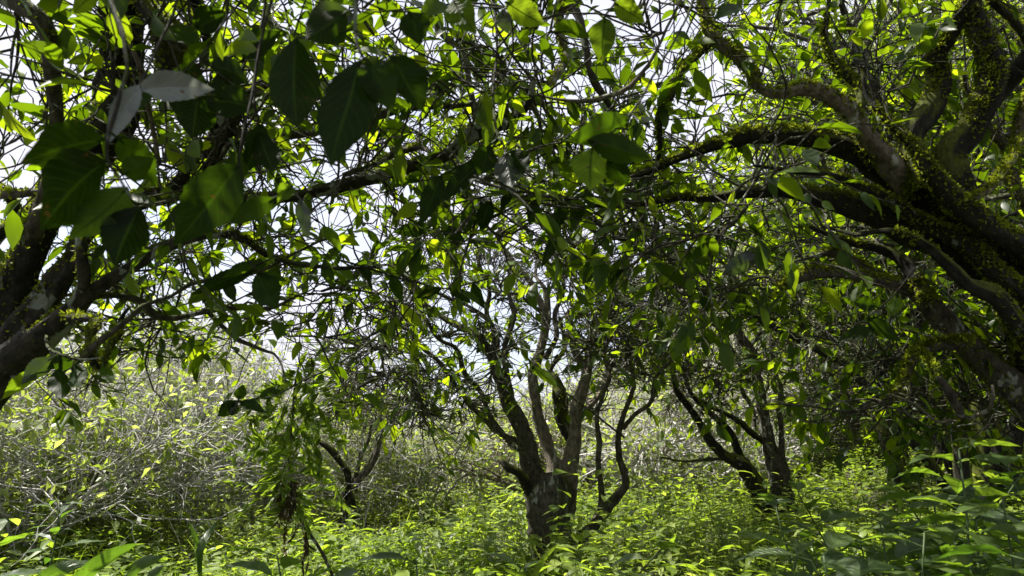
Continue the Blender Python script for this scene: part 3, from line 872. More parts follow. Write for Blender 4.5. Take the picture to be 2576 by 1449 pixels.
# ------------------------------------------------------------------ free-standing bushes and background trees
def make_bush(name, label, cat, seed, height, spread, stems, sec, twig, nleaf, leaf, woodmat, leafmat, loc, r0=0.03, flat=0.5, tmpl=T_FAR, tr=0.0045,
              rndp=1.0, group=None, trunk_h=0.25, wig=0.16, twl=(0.2, 0.6)):
    rng = rs(seed)
    root = thing(name, label, cat, loc, group)
    p0 = np.stack([rng.normal(size=stems) * .12 * spread, rng.normal(size=stems) * .12 * spread, np.full(stems, -0.1)], -1)
    a = rng.uniform(0, 2 * math.pi, stems)
    tilt = rng.uniform(0.1, 1.0, stems) * spread / height
    d0 = np.stack([np.cos(a) * tilt, np.sin(a) * tilt, np.ones(stems)], -1)
    Ls = height * rng.uniform(.7, 1.1, stems) * np.sqrt(1 + tilt ** 2) * 0.85
    sp, sr = grow(rng, p0, d0, Ls, r0 * rng.uniform(.6, 1.1, stems), r0 * .3, 12, wig)
    m = MB()
    tubes(m, sp, sr, 7, 0.08, rng)
    m.build('trunk', MAT[woodmat], root)
    q, tn, t, _ = pick(rng, sp, sec, trunk_h, 1.0)
    outd = norm(np.stack([q[:, 0], q[:, 1], q[:, 0] * 0], -1) + 1e-6)
    d = tn * .5 + outd * 0.5 + rand_dir(rng, sec, -flat, flat + .25)
    bp, br = grow(rng, q, d, rng.uniform(.35, .8, sec) * spread, r0 * .35, tr, 9, 0.25, (0, 0, 0.02))
    m = MB()
    tubes(m, bp, br, 4)
    q, tn, t, _ = pick(rng, bp, twig, 0.1, 1.0)
    tp, trr = grow(rng, q, tn * .7 + rand_dir(rng, twig, -.7, .8), rng.uniform(*twl, twig), tr, tr * .5, 6, 0.3)
    tubes(m, tp, trr, 3)
    m.build('twigs', MAT[woodmat if woodmat != 'bark_dark' else 'twig'], root)
    q, tn, t, _ = pick(rng, tp, nleaf, 0.2, 1.0)
    Lf = rng.uniform(*leaf, nleaf)
    m = MB()
    leaves(m, q, tn * .6 + rand_dir(rng, nleaf) * .8 + np.array([0, 0, -.1]), rand_dir(rng, nleaf) * .7 + np.array([0, 0, .9]), Lf, Lf * rng.uniform(.38, .55, nleaf), tmpl, rng,
           rnd=rng.rand(nleaf) ** rndp)
    m.build('crown', MAT[leafmat], root)
    return root


def gp(u, d):
    x = (u - 1288) / FPX * d
    y = d * math.cos(PITCH) + math.sin(PITCH) * 0 - 0.0
    return (x, y, float(H(x, y)))


# left thicket
th1 = make_bush('thicket_bush', 'broad tangled bush of bare grey sticks right of the left tree trunk', 'bush', 31, 2.6, 2.0, 26, 400, 3400, 6200, (0.05, 0.10), 'stick', 'leaf_bush',
                gp(430, 7.6), r0=.022, flat=.35, rndp=.8, group='grey stick thicket', twl=(.2, .7))
th2 = make_bush('thicket_bush', 'shaded twiggy bush at the far left edge under the big leaves', 'bush', 32, 2.0, 1.7, 22, 330, 2400, 6200, (0.06, 0.115), 'stick', 'leaf_bush',
                gp(60, 5.8), r0=.022, flat=.4, rndp=.9, group='grey stick thicket', twl=(.2, .6))
copy_thing(th1, gp(720, 10.5), 2.0, (1, 1, .95), 'pale sunlit stick bush behind the slim bent tree', 'grey stick thicket')
copy_thing(th2, gp(1030, 9.8), 0.9, (.9, .9, .8), 'pale stick bush between the slim tree and the central tree', 'grey stick thicket')
copy_thing(th2, gp(150, 9.6), 4.1, (1.25, 1.25, 1.25), 'tall stick bush farthest back on the left', 'grey stick thicket')

# background trees
bt1 = make_bush('background_tree', 'small background tree with several grey stems, behind the central trunk', 'tree', 41, 2.1, 1.7, 9, 160, 1500, 2400, (0.07, 0.12), 'bark_pale', 'leaf_bush',
                gp(1420, 11.0), r0=.05, flat=.45, group='trees in the background', trunk_h=.3)
bt2 = make_bush('background_tree', 'low leafy background tree in the gap right of the central tree', 'tree', 42, 1.9, 1.9, 7, 170, 1700, 2600, (0.07, 0.12), 'stick', 'leaf_bush',
                gp(1640, 10.0), r0=.055, flat=.45, group='trees in the background', trunk_h=.3)
for k, (src, u, d, rz, s, lab) in enumerate([
        (bt1, 2190, 10.5, 1.1, 1.15, 'dark forked background tree standing right of the twin-trunked tree'),
        (bt2, 2330, 12.5, 2.4, 1.4, 'leafy background tree on the slope beside the forked one'),
        (bt1, 2520, 8.5, 3.0, 1.1, 'leaning background tree above the ground cover near the right edge'),
        (bt2, 1900, 11.5, 0.4, 1.3, 'background tree directly behind the twin-trunked tree'),
        (bt1, 1180, 15.5, 5.0, 1.0, 'distant low tree left of the central trunk'),
        (bt2, 1480, 14.0, 4.0, 1.2, 'distant low tree right of the central trunk'),
        (bt1, 880, 15.0, 2.2, 1.1, 'distant pale tree beyond the sunny clearing'),
        (bt2, 600, 15.5, 3.3, 1.2, 'distant tree showing above the grey stick bush'),
        (bt1, 250, 14.5, 0.2, 1.25, 'distant tree behind the far left stick bushes')]):
    copy_thing(src, gp(u, d), rz, (s, s, s), lab, 'trees in the background')

# tall leafy trees behind the mossy tree on the right
tl = make_bush('leafy_tree', 'tall dense leafy tree filling the upper right behind the mossy limbs', 'tree', 51, 5.2, 2.3, 9, 260, 3400, 9000, (0.07, 0.11), 'bark_dark', 'leaf',
               gp(2400, 5.6), r0=.07, flat=.3, tmpl=T_MID, group='tall leafy trees', trunk_h=.52, wig=.1, tr=.004)
copy_thing(tl, gp(2230, 8.0), 2.2, (.95, .95, 1.2), 'tall leafy tree behind the pale crooked branch', 'tall leafy trees')
copy_thing(tl, gp(2560, 8.2), 4.0, (1.3, 1.3, 1.25), 'tall leafy tree at the right edge behind the others', 'tall leafy trees')

# wooded slope far behind on the right, reads as one mass
rng = rs(77)
m = MB()
N = 42000
cx = rng.uniform(4.2, 18, N)
cy = rng.uniform(11, 19, N)
cx = cx + .25 * (cy - 11)
cz = H(cx, cy) + rng.rand(N) ** .8 * (3.5 + 2.2 * np.sin(cx * 1.7) * np.cos(cy * 1.3) + np.minimum(cx, 8) * .55)
c = np.stack([cx, cy, cz], -1)
cl = rng.normal(size=(N // 14, 3)) * 0.0
LL = rng.uniform(.08, .15, N)
leaves(m, c, rand_dir(rng, N), rand_dir(rng, N) * .7 + np.array([0, 0, .8]), LL, LL * .5, T_FAR, rng)
wf = m.build('wooded_slope', MAT['leaf_bush'])
wf['kind'] = 'stuff'
wf['label'] = 'dense dark wood covering the far slope on the right'
wf['category'] = 'woodland'

# ------------------------------------------------------------------ undergrowth
rng = rs(5)
NPL = 13000
uu = rng.uniform(-500, 3000, NPL)
dd = 1.25 + (13 - 1.25) * rng.rand(NPL) ** 1.35
px = (uu - 1288) / FPX * dd
py = dd
hgt = 0.27 + 0.36 * rng.rand(NPL) ** 1.2
hgt *= np.clip(0.75 + 0.25 * np.sin(px * 1.1) + 0.2 * np.sin(py * 1.7 + px), .4, 1.3)
hgt *= np.where(dd < 2.6, .6, 1)
hgt *= np.where(rng.rand(NPL) < .12, 1.5, 1.0)
pz = H(px, py)
p0 = np.stack([px, py, pz], -1)
dr = rand_dir(rng, NPL) * .35 + np.array([0, 0, 1.])
sp, sr = grow(rng, p0, dr, hgt, 0.0022, 0.001, 5, .12)
m = MB()
tubes(m, sp, sr, 3, cap=False)
m.build('herb_stems', MAT['stem']).name = 'undergrowth_stems'
NLf = NPL * 9
ii = np.repeat(np.arange(NPL), 9)
tt = np.tile(np.linspace(.25, 1, 9), NPL) * 4
kk = np.minimum(tt.astype(int), 3)
ff = (tt - kk)[:, None]
q = sp[ii, kk] * (1 - ff) + sp[ii, kk + 1] * ff
dr = rand_dir(rng, NLf, -.25, .45)
Lf = rng.uniform(.05, .11, NLf) * np.repeat(rng.choice([.55, .8, 1, 1.3], NPL) * (1 + .3 * np.sin(px * 2.3 + 1) * np.sin(py * 1.9)), 9)
m2 = MB()
leaves(m2, q, dr, rand_dir(rng, NLf) * .35 + np.array([0, 0, 1.]), Lf, Lf * np.repeat(rng.choice([.28, .42, .55], NPL), 9), T_MID, rng, fold=.25, curl=.3,
       rnd=np.clip(np.repeat(.5 * rng.rand(NPL) + .25 + .25 * np.sin(px * 1.7) * np.cos(py * 1.3 + px), 9) * .75 + rng.rand(NLf) * .3 - .03, 0, 1))
# merge stems and leaves into one stuff object: stems mesh kept as a part
ug = m2.build('undergrowth', MAT['herb'])
ug['kind'] = 'stuff'
ug['label'] = 'dense knee-high green herbs covering the ground beneath the trees'
ug['category'] = 'undergrowth'
st = bpy.data.objects['undergrowth_stems']
st.name = 'stems'
st.parent = ug
st['kind'] = 'stuff'


# grass blades, thin, in the sunny part
rng = rs(6)
NG = 1100
dd = 1.6 + 7 * rng.rand(NG) ** 1.2
uu = rng.uniform(-200, 2700, NG)
px, py = (uu - 1288) / FPX * dd, dd
c = np.stack([px, py, H(px, py)], -1)
m = MB()
LL = rng.uniform(.2, .5, NG)
leaves(m, c, rand_dir(rng, NG) * .45 + np.array([0, 0, 1.]), rand_dir(rng, NG), LL, rng.uniform(.005, .012, NG), T_BLADE, rng, fold=.3, curl=.45)
gr = m.build('grass', MAT['herb'])
gr['kind'] = 'stuff'
gr['label'] = 'thin grass blades growing among the herbs'
gr['category'] = 'grass'


# ------------------------------------------------------------------ foreground weeds
def weed_plant(name, label, loc, h, seed, nl, lf, wr=.5, rn=(.0, 1.0), cat='plant', group='broad-leaved weeds in the foreground', mat='weed', lean=(0, 0)):
    rng = rs(seed)
    root = thing(name, label, cat, loc, group)
    sp, sr = grow(rng, np.zeros((1, 3)), np.array([[lean[0], lean[1], 1.]]), h, .0055, .002, 10, .10)
    m = MB()
    tubes(m, sp, sr, 6)
    t = np.linspace(.35, 1, nl)
    ang = np.arange(nl) * 2.3 + rng.rand() * 6
    k = np.minimum((t * 9).astype(int), 8)
    f = (t * 9 - k)[:, None]
    q = sp[0, k] * (1 - f) + sp[0, k + 1] * f
    d = np.stack([np.cos(ang), np.sin(ang), rng.uniform(-.1, .6, nl)], -1)
    L_ = rng.uniform(*lf, nl) * (1.15 - .45 * t)
    tubes(m, np.stack([q, q + norm(d) * .012, q + norm(d) * .028], 1), np.full((nl, 3), .0016), 4)
    m.build('stem', MAT['stem'], root)
    m = MB()
    leaves(m, q + norm(d) * .025, d, rand_dir(rng, nl) * .35 + np.array([0, 0, 1.]), L_, L_ * wr * rng.uniform(.85, 1.1, nl), T_NEAR, rng, fold=.22, curl=.32,
           rnd=rng.uniform(*rn, nl), luv=True, wave=.06)
    m.build('leaves', MAT[mat], root, luv=True)
    return root


wl = [
    # u, v(top), d, label
    (2050, 1255, 1.9, .48, 'slender weed with narrow grey-green leaves in front of the twin-trunked tree'),
    (2230, 1110, 2.0, .5, 'tall weed with arching leaves above the sunny herbs right of the twin-trunked tree'),
    (2340, 1240, 1.45, .55, 'dark leafy weed in the middle of the lower right corner'),
    (2470, 1180, 1.35, .55, 'large shaded weed against the right edge, topmost of the foreground weeds'),
    (2555, 1290, 1.2, .55, 'pale grey-leaved weed cut by the right edge'),
    (2420, 1330, 1.15, .55, 'broad dark weed just in front of the large shaded weed'),
    (2180, 1270, 1.6, .5, 'dark weed with drooping leaves between the slender and the arching weeds'),
    (2250, 1370, 1.2, .6, 'low weed with pale leaf undersides near the bottom right'),
    (2080, 1380, 1.3, .6, 'bottom weed left of the pale-leaved one, leaves spreading flat'),
    (1900, 1385, 1.5, .6, 'young weed with round yellow-green leaves at the bottom edge'),
    (1840, 1420, 1.6, .6, 'yellow-green weed at the bottom edge right of the central trunk'),
    (1355, 1330, 2.3, .6, 'bright yellow-green seedling standing in front of the central trunk'),
    (1310, 1405, 2.0, .62, 'seedling with broad veined bright leaves below the central trunk, at the bottom edge'),
    (1420, 1400, 2.1, .6, 'small round-leaved seedling at the foot of the central trunk'),
    (1010, 1400, 1.6, .38, 'weed with long grey-green leaves at the bottom, left of the central trunk'),
    (1090, 1370, 2.0, .4, 'weed with pointed bluish leaves halfway between the hanging plant and the central trunk'),
    (900, 1425, 1.6, .4, 'low pointed-leaved weed at the bottom edge near the hanging plant stem'),
    (75, 1330, 1.9, .5, 'shaded weed in the lower left corner'),
    (150, 1250, 3.0, .3, 'upright light green weed against the dark bush at lower left'),
    (30, 1400, 1.5, .5, 'dark broad weed cut by the lower left corner'),
    (2130, 1180, 2.6, .5, 'medium weed with sunlit leaves on the slope behind the dark weeds'),
    (2400, 1120, 2.6, .5, 'sunlit weed on the slope under the lower mossy limbs'),
    (2520, 1090, 2.2, .45, 'weed with long pale leaves under the leaning right tree'),
]
for k, (u, v, d, wr, lab) in enumerate(wl):
    top = P(u, v, d)
    gz = float(H(top[0], top[1]))
    hh = max(.25, top[2] - gz)
    nl = int(8 + hh * 16)
    young = 'yellow' in lab or 'bright' in lab or 'round' in lab
    sz = (.12, .19) if wr < .45 else (.10, .165)
    weed_plant('broadleaf_weed' if wr > .45 else 'pointed_leaf_weed', lab, (top[0], top[1], gz), hh, 200 + k, nl, sz, wr if wr < .45 else wr + .05, (.7, 1.) if young else (.0, .75))

rng = rs(404)
protos = [o for o in list(COL.objects) if o.parent is None and o.name.startswith('broadleaf_weed')][2:6]
for k in range(22):
    d = rng.uniform(1.15, 2.4)
    u = rng.uniform(2000 + 60 * (d - 1.2), 2640)
    v = 1420 - (u - 2000) * .36 + rng.uniform(-30, 90) - (d - 1.2) * 60
    top = P(u, v, d)
    gz = float(H(top[0], top[1]))
    pr_ = protos[k % len(protos)]
    ph = max(c.dimensions.z for c in pr_.children) if False else max(float(np.max([vv.co.z for vv in c.data.vertices])) for c in pr_.children)
    sc = max(.3, top[2] - gz) / ph
    copy_thing(pr_, (top[0], top[1], gz), rng.uniform(0, 6.28), (max(.8, min(1.1, sc)),) * 2 + (sc,), 'one of the dark broad-leaved weeds massed in shade across the lower right corner', 'weeds massed in the lower right corner')

# wide grass blades in the lower left
def blade(label, base, mid, tip, wid, seed, mat='weed', group='wide grass blades in the lower left'):
    rng = rs(seed)
    b = np.array(base)
    c = catmull(np.array([np.append(x, 0.01) for x in (base, mid, tip)]), .02)[:, :3]
    n = len(c)
    t = np.linspace(0, 1, n)
    wv = wid * .5 * np.sin(np.pi * np.clip(t, .12, .995)) ** .6
    T = norm(np.gradient(c, axis=0))
    view = norm(c - CAM)
    s = norm(np.cross(T, view) + 0.35 * rng.normal(size=3))
    s = norm(s - (s * T).sum(-1, keepdims=True) * T)
    nn = np.cross(s, T)
    V = np.stack([c + s * wv[:, None] + nn * wv[:, None] * .4, c, c - s * wv[:, None] + nn * wv[:, None] * .4], 1)
    q = []
    for i in range(n - 1):
        for k in range(2):
            a = i * 3 + k
            q.append((a, a + 1, a + 4, a + 3))
    m = MB()
    luv = np.stack([np.repeat(t, 3), np.tile([-1., 0, 1], n), np.zeros(n * 3)], -1)
    m.add(V.reshape(-1, 3), q, rq=np.full(len(q), .3), luv=luv)
    root_z = float(H(b[0], b[1]))
    o = m.build('grass_blade', MAT[mat], None, (b[0], b[1], b[2]), luv=True)
    o['label'] = label
    o['category'] = 'grass blade'
    o['group'] = group
    return o


blade('broad dark grass blade slanting up to the right in the lower left', P(120, 1560, 1.5), P(245, 1425, 1.5), P(345, 1368, 1.55), .045, 1)
blade('second broad dark grass blade lying flatter left of the slanting one', P(40, 1500, 1.6), P(160, 1428, 1.6), P(240, 1407, 1.65), .035, 2)
blade('tall pale grass blade standing upright in the sunny herbs', P(505, 1480, 2.4), P(500, 1380, 2.4), P(475, 1310, 2.4), .02, 3)
blade('curved grey-green grass blade leaning right beside the upright pale one', P(502, 1440, 2.4), P(505, 1370, 2.4), P(545, 1312, 2.5), .03, 4)
blade('arching grey-green grass blade at the bottom edge', P(310, 1480, 1.5), P(345, 1425, 1.5), P(410, 1400, 1.5), .025, 5)
blade('short grey-green grass blade at the bottom edge right of the arching one', P(360, 1500, 1.4), P(380, 1450, 1.4), P(412, 1424, 1.4), .022, 6)
blade('thin bright grass blade rising before the central trunk', P(1330, 1480, 2.0), P(1365, 1410, 2.0), P(1408, 1368, 2.05), .018, 7, 'herb')


# ------------------------------------------------------------------ close hanging sprays
def spray(label, twig, lv, seed, extra=(), r=.004, group='leafy sprays hanging close to the camera'):
    """twig: rows (u,v,d,r_px); lv rows (u0,v0,u1,v1,d0,d1,width_px,rnd,mat)"""
    rng = rs(seed)
    tw = np.array([np.append(P(u, v, d), rp * d / FPX) for u, v, d, rp in twig])
    b = tw[0, :3]
    root = thing('leafy_spray', label, 'leafy twig', b, group)
    c = catmull(tw, .012)
    c[:, :3] += noise1(rng, len(c), .0012, 4)
    m = MB()
    tubes(m, c[None, :, :3], c[None, :, 3] * .7, 8, .06, rng)
    m.build('twig', MAT['bark_lichen'], root, b)
    for (u0, v0, u1, v1, d0, d1, wp, rn, mt) in lv:
        a, e = P(u0, v0, d0), P(u1, v1, d1)
        L_ = float(np.linalg.norm(e - a))
        dm = .5 * (d0 + d1)
        nr = -norm(.5 * (a + e) - CAM) * rng.choice([-1, 1]) * 1.0 + np.array([0, 0, .35]) + rng.normal(size=3) * .22
        m = MB()
        i = int(np.argmin(np.linalg.norm(c[:, :3] - a, axis=1)))
        q0 = c[i, :3]
        dirv = norm(e - a)
        gap = np.linalg.norm(a - q0)
        mid = .5 * (a + q0) + dirv * gap * .1
        tubes(m, np.array([[q0, mid, a, a + dirv * .01]]), np.array([[.0016, .0013, .0013, .001]]) * dm / .8, 5)
        m.uv[-1][:, 1] = 0.0
        leaves(m, a[None], (e - a)[None], nr[None], np.array([L_]), np.array([wp * dm / FPX * 1.12]), T_NEAR, rng, fold=.30, curl=.20, rnd=np.array([rn]), luv=True, wave=.11)
        m.build('leaf', MAT[mt], root, b, luv=True)
    return root


NM, SV, SH = 'leaf_near', 'silver', 'sheen'
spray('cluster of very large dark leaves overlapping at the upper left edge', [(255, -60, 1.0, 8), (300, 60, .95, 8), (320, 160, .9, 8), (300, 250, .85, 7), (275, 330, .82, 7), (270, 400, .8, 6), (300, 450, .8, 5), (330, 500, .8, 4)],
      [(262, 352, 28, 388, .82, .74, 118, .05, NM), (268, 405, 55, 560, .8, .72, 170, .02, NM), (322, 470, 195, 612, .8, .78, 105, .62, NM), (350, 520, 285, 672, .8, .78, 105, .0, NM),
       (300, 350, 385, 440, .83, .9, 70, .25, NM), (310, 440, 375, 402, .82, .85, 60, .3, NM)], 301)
spray('pair of leaves coloured with a silvery sheen in the upper left', [(470, -80, 1.1, 6), (430, 50, 1.0, 5), (390, 130, .95, 5), (362, 190, .9, 5), (350, 215, .88, 4)],
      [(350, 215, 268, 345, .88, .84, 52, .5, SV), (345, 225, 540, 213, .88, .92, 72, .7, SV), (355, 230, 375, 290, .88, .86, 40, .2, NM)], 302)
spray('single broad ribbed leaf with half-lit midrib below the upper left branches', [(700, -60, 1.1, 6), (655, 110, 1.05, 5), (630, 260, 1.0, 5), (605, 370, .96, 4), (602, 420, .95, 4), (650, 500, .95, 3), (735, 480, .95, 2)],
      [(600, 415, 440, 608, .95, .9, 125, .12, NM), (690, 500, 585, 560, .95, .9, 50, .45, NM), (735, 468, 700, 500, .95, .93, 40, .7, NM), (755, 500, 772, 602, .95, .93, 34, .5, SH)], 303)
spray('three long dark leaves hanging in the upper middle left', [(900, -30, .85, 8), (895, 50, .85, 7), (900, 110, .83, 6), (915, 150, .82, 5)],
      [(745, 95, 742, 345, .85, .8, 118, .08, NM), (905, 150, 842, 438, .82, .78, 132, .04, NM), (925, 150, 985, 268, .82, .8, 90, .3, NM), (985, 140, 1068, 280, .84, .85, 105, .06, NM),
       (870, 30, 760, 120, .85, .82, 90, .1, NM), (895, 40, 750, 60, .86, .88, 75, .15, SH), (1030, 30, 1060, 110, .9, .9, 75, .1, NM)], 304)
spray('big glowing leaf pair with bright drooping leaf right of the top centre', [(1770, -60, 1.5, 4), (1715, 70, 1.4, 4), (1640, 200, 1.2, 4), (1600, 270, 1.1, 4), (1545, 330, 1.0, 4), (1490, 368, .95, 4)],
      [(1585, 300, 1420, 350, 1.02, .95, 72, .35, NM), (1478, 352, 1640, 396, .96, .95, 66, .4, NM), (1490, 372, 1474, 490, .95, .93, 82, 1.0, NM), (1530, 400, 1580, 455, .97, 1.0, 60, .05, NM)], 305)
spray('upright glowing leaf hanging from a thin twig at the top right of centre', [(1560, -40, 1.3, 4), (1545, 10, 1.25, 4), (1520, 45, 1.2, 4)],
      [(1522, 45, 1508, 152, 1.2, 1.18, 64, .75, NM), (1545, 5, 1620, 60, 1.25, 1.25, 50, .85, NM)], 306)
spray('bright and grey leaf pair hanging at the top centre', [(1290, -60, 1.2, 4), (1285, -10, 1.2, 4), (1275, 20, 1.2, 4)],
      [(1270, 5, 1372, 62, 1.2, 1.2, 62, .9, NM), (1262, 25, 1275, 82, 1.2, 1.2, 40, .5, SH), (1140, 0, 1185, 75, 1.25, 1.2, 70, .8, NM)], 307)
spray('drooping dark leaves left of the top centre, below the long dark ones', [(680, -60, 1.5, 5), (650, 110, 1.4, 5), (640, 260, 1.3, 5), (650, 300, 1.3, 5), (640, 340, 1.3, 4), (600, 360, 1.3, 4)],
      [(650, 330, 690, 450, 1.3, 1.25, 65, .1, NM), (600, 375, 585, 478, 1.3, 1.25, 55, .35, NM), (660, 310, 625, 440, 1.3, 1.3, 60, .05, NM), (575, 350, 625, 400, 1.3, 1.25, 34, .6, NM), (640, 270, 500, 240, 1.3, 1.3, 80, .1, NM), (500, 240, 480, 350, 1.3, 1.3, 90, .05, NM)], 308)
spray('corner spray with one lime-edged leaf at the very top left', [(200, -80, 1.2, 5), (235, -30, 1.2, 4), (245, -5, 1.2, 4)],
      [(238, -12, 328, 58, 1.2, 1.15, 52, .75, NM), (245, -20, 180, 30, 1.2, 1.2, 40, .8, NM)], 309)
spray('lone drooping leaf on the long thin twig left of centre', [(583, 592, 2.08, 4), (600, 630, 1.8, 4), (630, 660, 1.7, 4), (650, 685, 1.7, 3)],
      [(648, 685, 702, 788, 1.7, 1.65, 68, .3, NM), (650, 690, 720, 700, 1.7, 1.7, 30, .5, NM), (640, 665, 560, 690, 1.7, 1.7, 30, .4, NM)], 310)
spray('fan of hanging dark leaves at the left edge above the stick bush', [(115, 832, 2.12, 5), (120, 870, 1.8, 5), (150, 890, 1.5, 4), (200, 905, 1.5, 4), (260, 900, 1.5, 3)],
      [(150, 925, 148, 1018, 1.5, 1.45, 48, .15, NM), (190, 920, 212, 990, 1.5, 1.45, 46, .4, NM), (262, 915, 275, 982, 1.5, 1.45, 30, .6, NM), (90, 935, 5, 992, 1.5, 1.5, 40, .7, NM),
       (130, 900, 60, 960, 1.5, 1.5, 45, .4, SH), (180, 905, 120, 925, 1.5, 1.5, 45, .1, NM)], 311)
spray('dark leaf pair with a pale cupped leaf hanging before the clearing', [(985, 815, 4.5, 4), (930, 860, 3.6, 4), (850, 915, 2.7, 3), (760, 960, 2.1, 3), (700, 990, 1.9, 3), (640, 1005, 1.9, 3), (600, 1010, 1.9, 3)],
      [(595, 1008, 545, 1050, 1.9, 1.85, 34, .15, NM), (600, 1005, 612, 968, 1.9, 1.9, 28, .5, NM), (605, 1012, 660, 1030, 1.9, 1.85, 30, .2, NM), (598, 1015, 575, 1045, 1.9, 1.88, 36, .6, SH), (650, 1000, 712, 978, 1.9, 1.9, 26, .35, NM)], 312)
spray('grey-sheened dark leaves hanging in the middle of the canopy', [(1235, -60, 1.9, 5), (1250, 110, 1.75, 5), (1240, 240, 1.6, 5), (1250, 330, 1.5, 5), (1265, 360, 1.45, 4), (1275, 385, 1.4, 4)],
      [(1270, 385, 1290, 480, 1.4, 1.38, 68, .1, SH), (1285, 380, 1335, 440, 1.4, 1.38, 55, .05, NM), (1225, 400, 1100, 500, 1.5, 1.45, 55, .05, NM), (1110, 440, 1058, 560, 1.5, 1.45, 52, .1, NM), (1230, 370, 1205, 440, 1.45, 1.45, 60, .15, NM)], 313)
spray('small bright lance-shaped leaves in front of the central stems', [(1570, 1100, 4.75, 4), (1480, 1030, 4.2, 3), (1420, 985, 3.4, 3), (1385, 950, 3.05, 2), (1340, 922, 3.0, 2)],
      [(1340, 922, 1408, 976, 3.0, 2.95, 24, 1.0, NM), (1338, 925, 1355, 945, 3.0, 3.0, 14, .9, NM)], 314)
spray('large dark leaves in shade below the lower mossy limb at right', [(2360, 640, 2.2, 5), (2330, 660, 1.8, 4), (2300, 680, 1.6, 4), (2250, 740, 1.6, 3), (2180, 800, 1.6, 3)],
      [(2180, 800, 2260, 850, 1.6, 1.6, 40, .1, NM), (2200, 830, 2110, 850, 1.6, 1.6, 34, .15, NM), (2200, 770, 2150, 760, 1.6, 1.6, 36, .2, NM), (2260, 740, 2235, 800, 1.6, 1.6, 34, .8, NM)], 315)
spray('grey-sheened leaf lying across the middle right branches', [(2060, 600, 2.2, 4), (2000, 605, 2.0, 4), (1960, 620, 1.8, 3), (1930, 640, 1.8, 3), (1900, 655, 1.8, 3)],
      [(1915, 645, 1800, 690, 1.8, 1.75, 46, .3, SH), (1905, 650, 1850, 640, 1.8, 1.8, 30, .4, SH)], 316)

spray('shadowed leaves hanging from the dark mossy limb near the upper left', [(470, -60, 1.5, 5), (480, 60, 1.45, 5), (500, 140, 1.4, 4), (550, 170, 1.4, 4), (620, 150, 1.4, 3)],
      [(480, 150, 462, 330, 1.4, 1.38, 88, .05, NM), (530, 165, 640, 195, 1.4, 1.35, 66, .1, NM), (610, 150, 700, 70, 1.4, 1.4, 70, .15, NM), (560, 170, 575, 290, 1.4, 1.38, 62, .1, NM),
       (500, 120, 420, 60, 1.4, 1.4, 60, .55, NM), (490, 70, 570, 30, 1.45, 1.45, 66, .1, NM)], 317)
spray('pointed dark leaves around the green fruits left of centre', [(1110, 470, 2.2, 4), (1100, 520, 2.2, 4), (1092, 565, 2.2, 3)],
      [(1079, 572, 990, 586, 2.2, 2.15, 36, .1, NM), (1108, 572, 1172, 605, 2.2, 2.2, 32, .15, NM), (1095, 540, 1050, 500, 2.2, 2.2, 34, .3, NM), (1100, 560, 1130, 520, 2.2, 2.2, 28, .7, NM)], 318)
spray('row of dark leaves hanging from a level twig above the central stems', [(1110, 520, 2.0, 3), (1200, 500, 2.0, 4), (1300, 482, 2.0, 4), (1400, 500, 2.0, 4), (1480, 495, 2.1, 4)],
      [(1300, 484, 1238, 548, 2.0, 1.95, 46, .05, NM), (1235, 505, 1204, 582, 2.0, 2.0, 42, .1, NM), (1190, 515, 1166, 590, 2.0, 2.0, 38, .35, NM), (1350, 500, 1330, 566, 2.0, 2.0, 32, .15, NM),
       (1420, 505, 1400, 575, 2.0, 2.0, 34, .1, NM), (1260, 490, 1290, 440, 2.0, 2.0, 30, .6, NM), (1410, 560, 1358, 688, 2.0, 1.95, 26, .08, NM)], 319)
spray('leaves strung along a thin twig crossing left of the central stems', [(860, 655, 2.2, 4), (960, 685, 2.2, 4), (1050, 712, 2.2, 3), (1130, 725, 2.2, 3), (1230, 700, 2.2, 3)],
      [(895, 672, 960, 722, 2.2, 2.15, 46, .08, NM), (1112, 725, 1045, 744, 2.2, 2.2, 24, .1, NM), (1128, 727, 1190, 755, 2.2, 2.2, 32, .12, NM), (985, 690, 1010, 760, 2.2, 2.2, 30, .45, NM),
       (1030, 705, 1080, 660, 2.2, 2.2, 28, .5, NM), (1190, 710, 1215, 780, 2.2, 2.2, 28, .15, NM)], 320)
spray('long dark leaves slanting across the gap above the stick bush', [(700, 640, 1.9, 4), (650, 665, 1.9, 4), (600, 680, 1.9, 4), (520, 720, 1.9, 3)],
      [(640, 682, 480, 728, 1.9, 1.85, 42, .08, NM), (590, 690, 690, 650, 1.9, 1.9, 30, .3, NM), (560, 700, 600, 760, 1.9, 1.9, 30, .2, NM), (525, 718, 470, 770, 1.9, 1.9, 28, .7, NM)], 321)

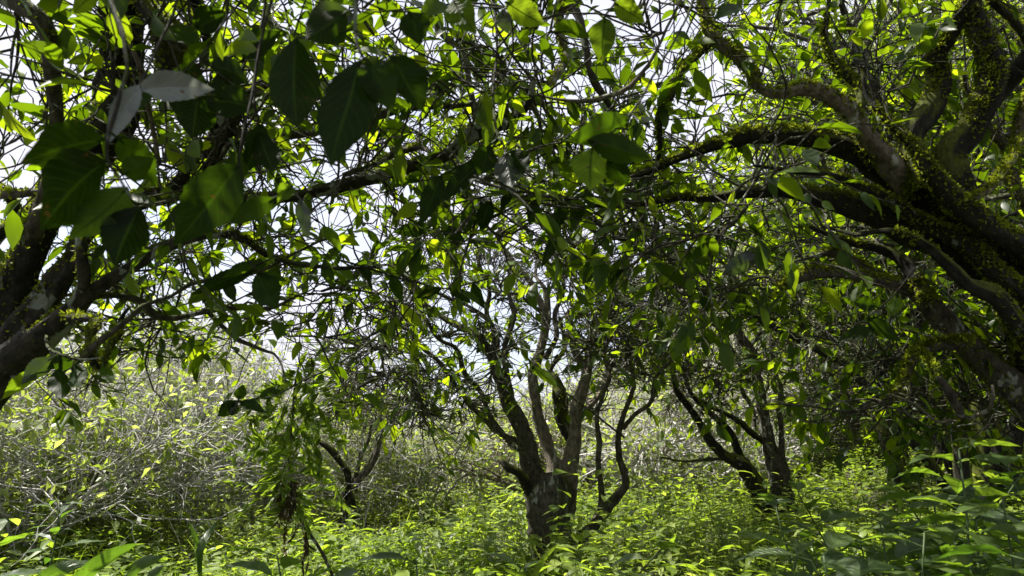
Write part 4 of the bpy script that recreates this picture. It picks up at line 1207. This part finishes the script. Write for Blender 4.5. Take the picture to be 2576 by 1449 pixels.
# ------------------------------------------------------------------ hanging ferny plant
rng = rs(61)
tw = np.array([np.append(P(u, v, d), rp * d / FPX) for u, v, d, rp in [(845, 1470, 3.1, 4), (810, 1390, 3.1, 4), (765, 1320, 3.1, 4), (738, 1255, 3.1, 4), (728, 1150, 3.1, 3.5), (735, 1050, 3.1, 3), (742, 970, 3.1, 3), (750, 930, 3.1, 2)]])
b = tw[0, :3].copy()
b[2] = float(H(b[0], b[1]))
root = thing('feathery_weed', 'tall weed with feathery bright leaves above and black withered leaves hanging below, left of centre', 'plant', b)
c = catmull(tw, .03)
m = MB()
tubes(m, c[None, :, :3], c[None, :, 3], 7, .05, rng)
m.build('stem', MAT['twig'], root, b)
m = MB()
for k in range(68):
    i = rng.randint(int(len(c) * .48), len(c))
    p = c[i, :3]
    a = rng.uniform(0, 6.28)
    d = norm(np.array([math.cos(a), math.sin(a) * .8, rng.uniform(-1.1, .2)]))
    gp_, gr_ = grow(rng, p[None], d[None], rng.uniform(.14, .34), .0018, .0008, 8, .14, (0, 0, -.10))
    tubes(m, gp_, gr_, 3)
    q, tn, _, _ = pick(rng, gp_, 20, .2, 1)
    s = norm(np.cross(tn, rng.normal(size=3)))
    leaves(m, q, tn * .9 + s, rand_dir(rng, 20), rng.uniform(.03, .075, 20), .016, T_MID, rng, rnd=rng.uniform(.1, .6, 20))
m.build('leaves', MAT['herb'], root, b)
m = MB()
for k in range(15):
    i = rng.randint(int(len(c) * .32), int(len(c) * .62))
    p = c[i, :3] + rng.normal(size=3) * .01
    gp_, gr_ = grow(rng, p[None], np.array([[rng.normal() * .6, rng.normal() * .5, -.8]]), rng.uniform(.08, .28), .0015, .0008, 7, .2, (0, 0, -.5))
    tubes(m, gp_, gr_, 3)
    q, tn, _, _ = pick(rng, gp_, 12, .2, 1)
    leaves(m, q, tn + rand_dir(rng, 12) * .5, rand_dir(rng, 12), rng.uniform(.02, .05, 12), .012, T_MID, rng, curl=.8)
m.build('withered_leaves', MAT['dead'], root, b)

# ------------------------------------------------------------------ tea fruits
def fruit_mat():
    m, n, o = new_mat('fruit_skin')
    tcn = node(n, 'ShaderNodeTexCoord')
    a = node(n, 'ShaderNodeTexNoise')
    a.inputs['Scale'].default_value = 120
    n.links.new(tcn.outputs['Object'], a.inputs['Vector'])
    c = ramp(n, [(0.35, (0.07, 0.10, 0.03)), (0.7, (0.14, 0.17, 0.05))])
    n.links.new(a.outputs['Fac'], c.inputs['Fac'])
    pr = node(n, 'ShaderNodeBsdfPrincipled')
    pr.inputs['Roughness'].default_value = 0.5
    n.links.new(c.outputs['Color'], pr.inputs['Base Color'])
    n.links.new(pr.outputs[0], o.inputs['Surface'])
    return m


FM = fruit_mat()
for k, (u, v, d, rp, lab) in enumerate([
        (1082, 562, 2.2, 9, 'upper green fruit of the pair between large leaves left of centre'),
        (1097, 585, 2.2, 13, 'biggest round green fruit, below the upper one left of centre'),
        (1030, 655, 2.3, 10, 'round green fruit on a thin twig left of the central stems'),
        (588, 828, 2.2, 8, 'green fruit on the twisting twig over the stick bush'),
        (597, 838, 2.18, 8, 'second green fruit touching the one over the stick bush'),
        (1357, 497, 2.0, 8, 'dark round fruit hanging below the glowing leaf group')]):
    p = P(u, v, d)
    r = rp * d / FPX
    root = thing('fruit', lab, 'fruit', p, 'tea fruits')
    n1, n2 = 10, 14
    V = []
    for i in range(n1 + 1):
        th = math.pi * i / n1
        for j in range(n2):
            ph = 2 * math.pi * j / n2
            rr = r * (1 + .07 * math.cos(3 * ph) * math.sin(th)) 
            V.append((rr * math.sin(th) * math.cos(ph), rr * math.sin(th) * math.sin(ph), rr * .92 * math.cos(th)))
    q = [(i * n2 + j, (i + 1) * n2 + j, (i + 1) * n2 + (j + 1) % n2, i * n2 + (j + 1) % n2) for i in range(n1) for j in range(n2)]
    m = MB()
    m.add(np.array(V), q)
    m.build('husk', FM, root)
    m = MB()
    tubes(m, np.array([[[0, 0, r * .8], [.004, 0, r * 1.5], [.002, .003, r * 2.6]]]), np.array([[.002, .0015, .0015]]), 5)
    m.build('stalk', MAT['twig'], root)
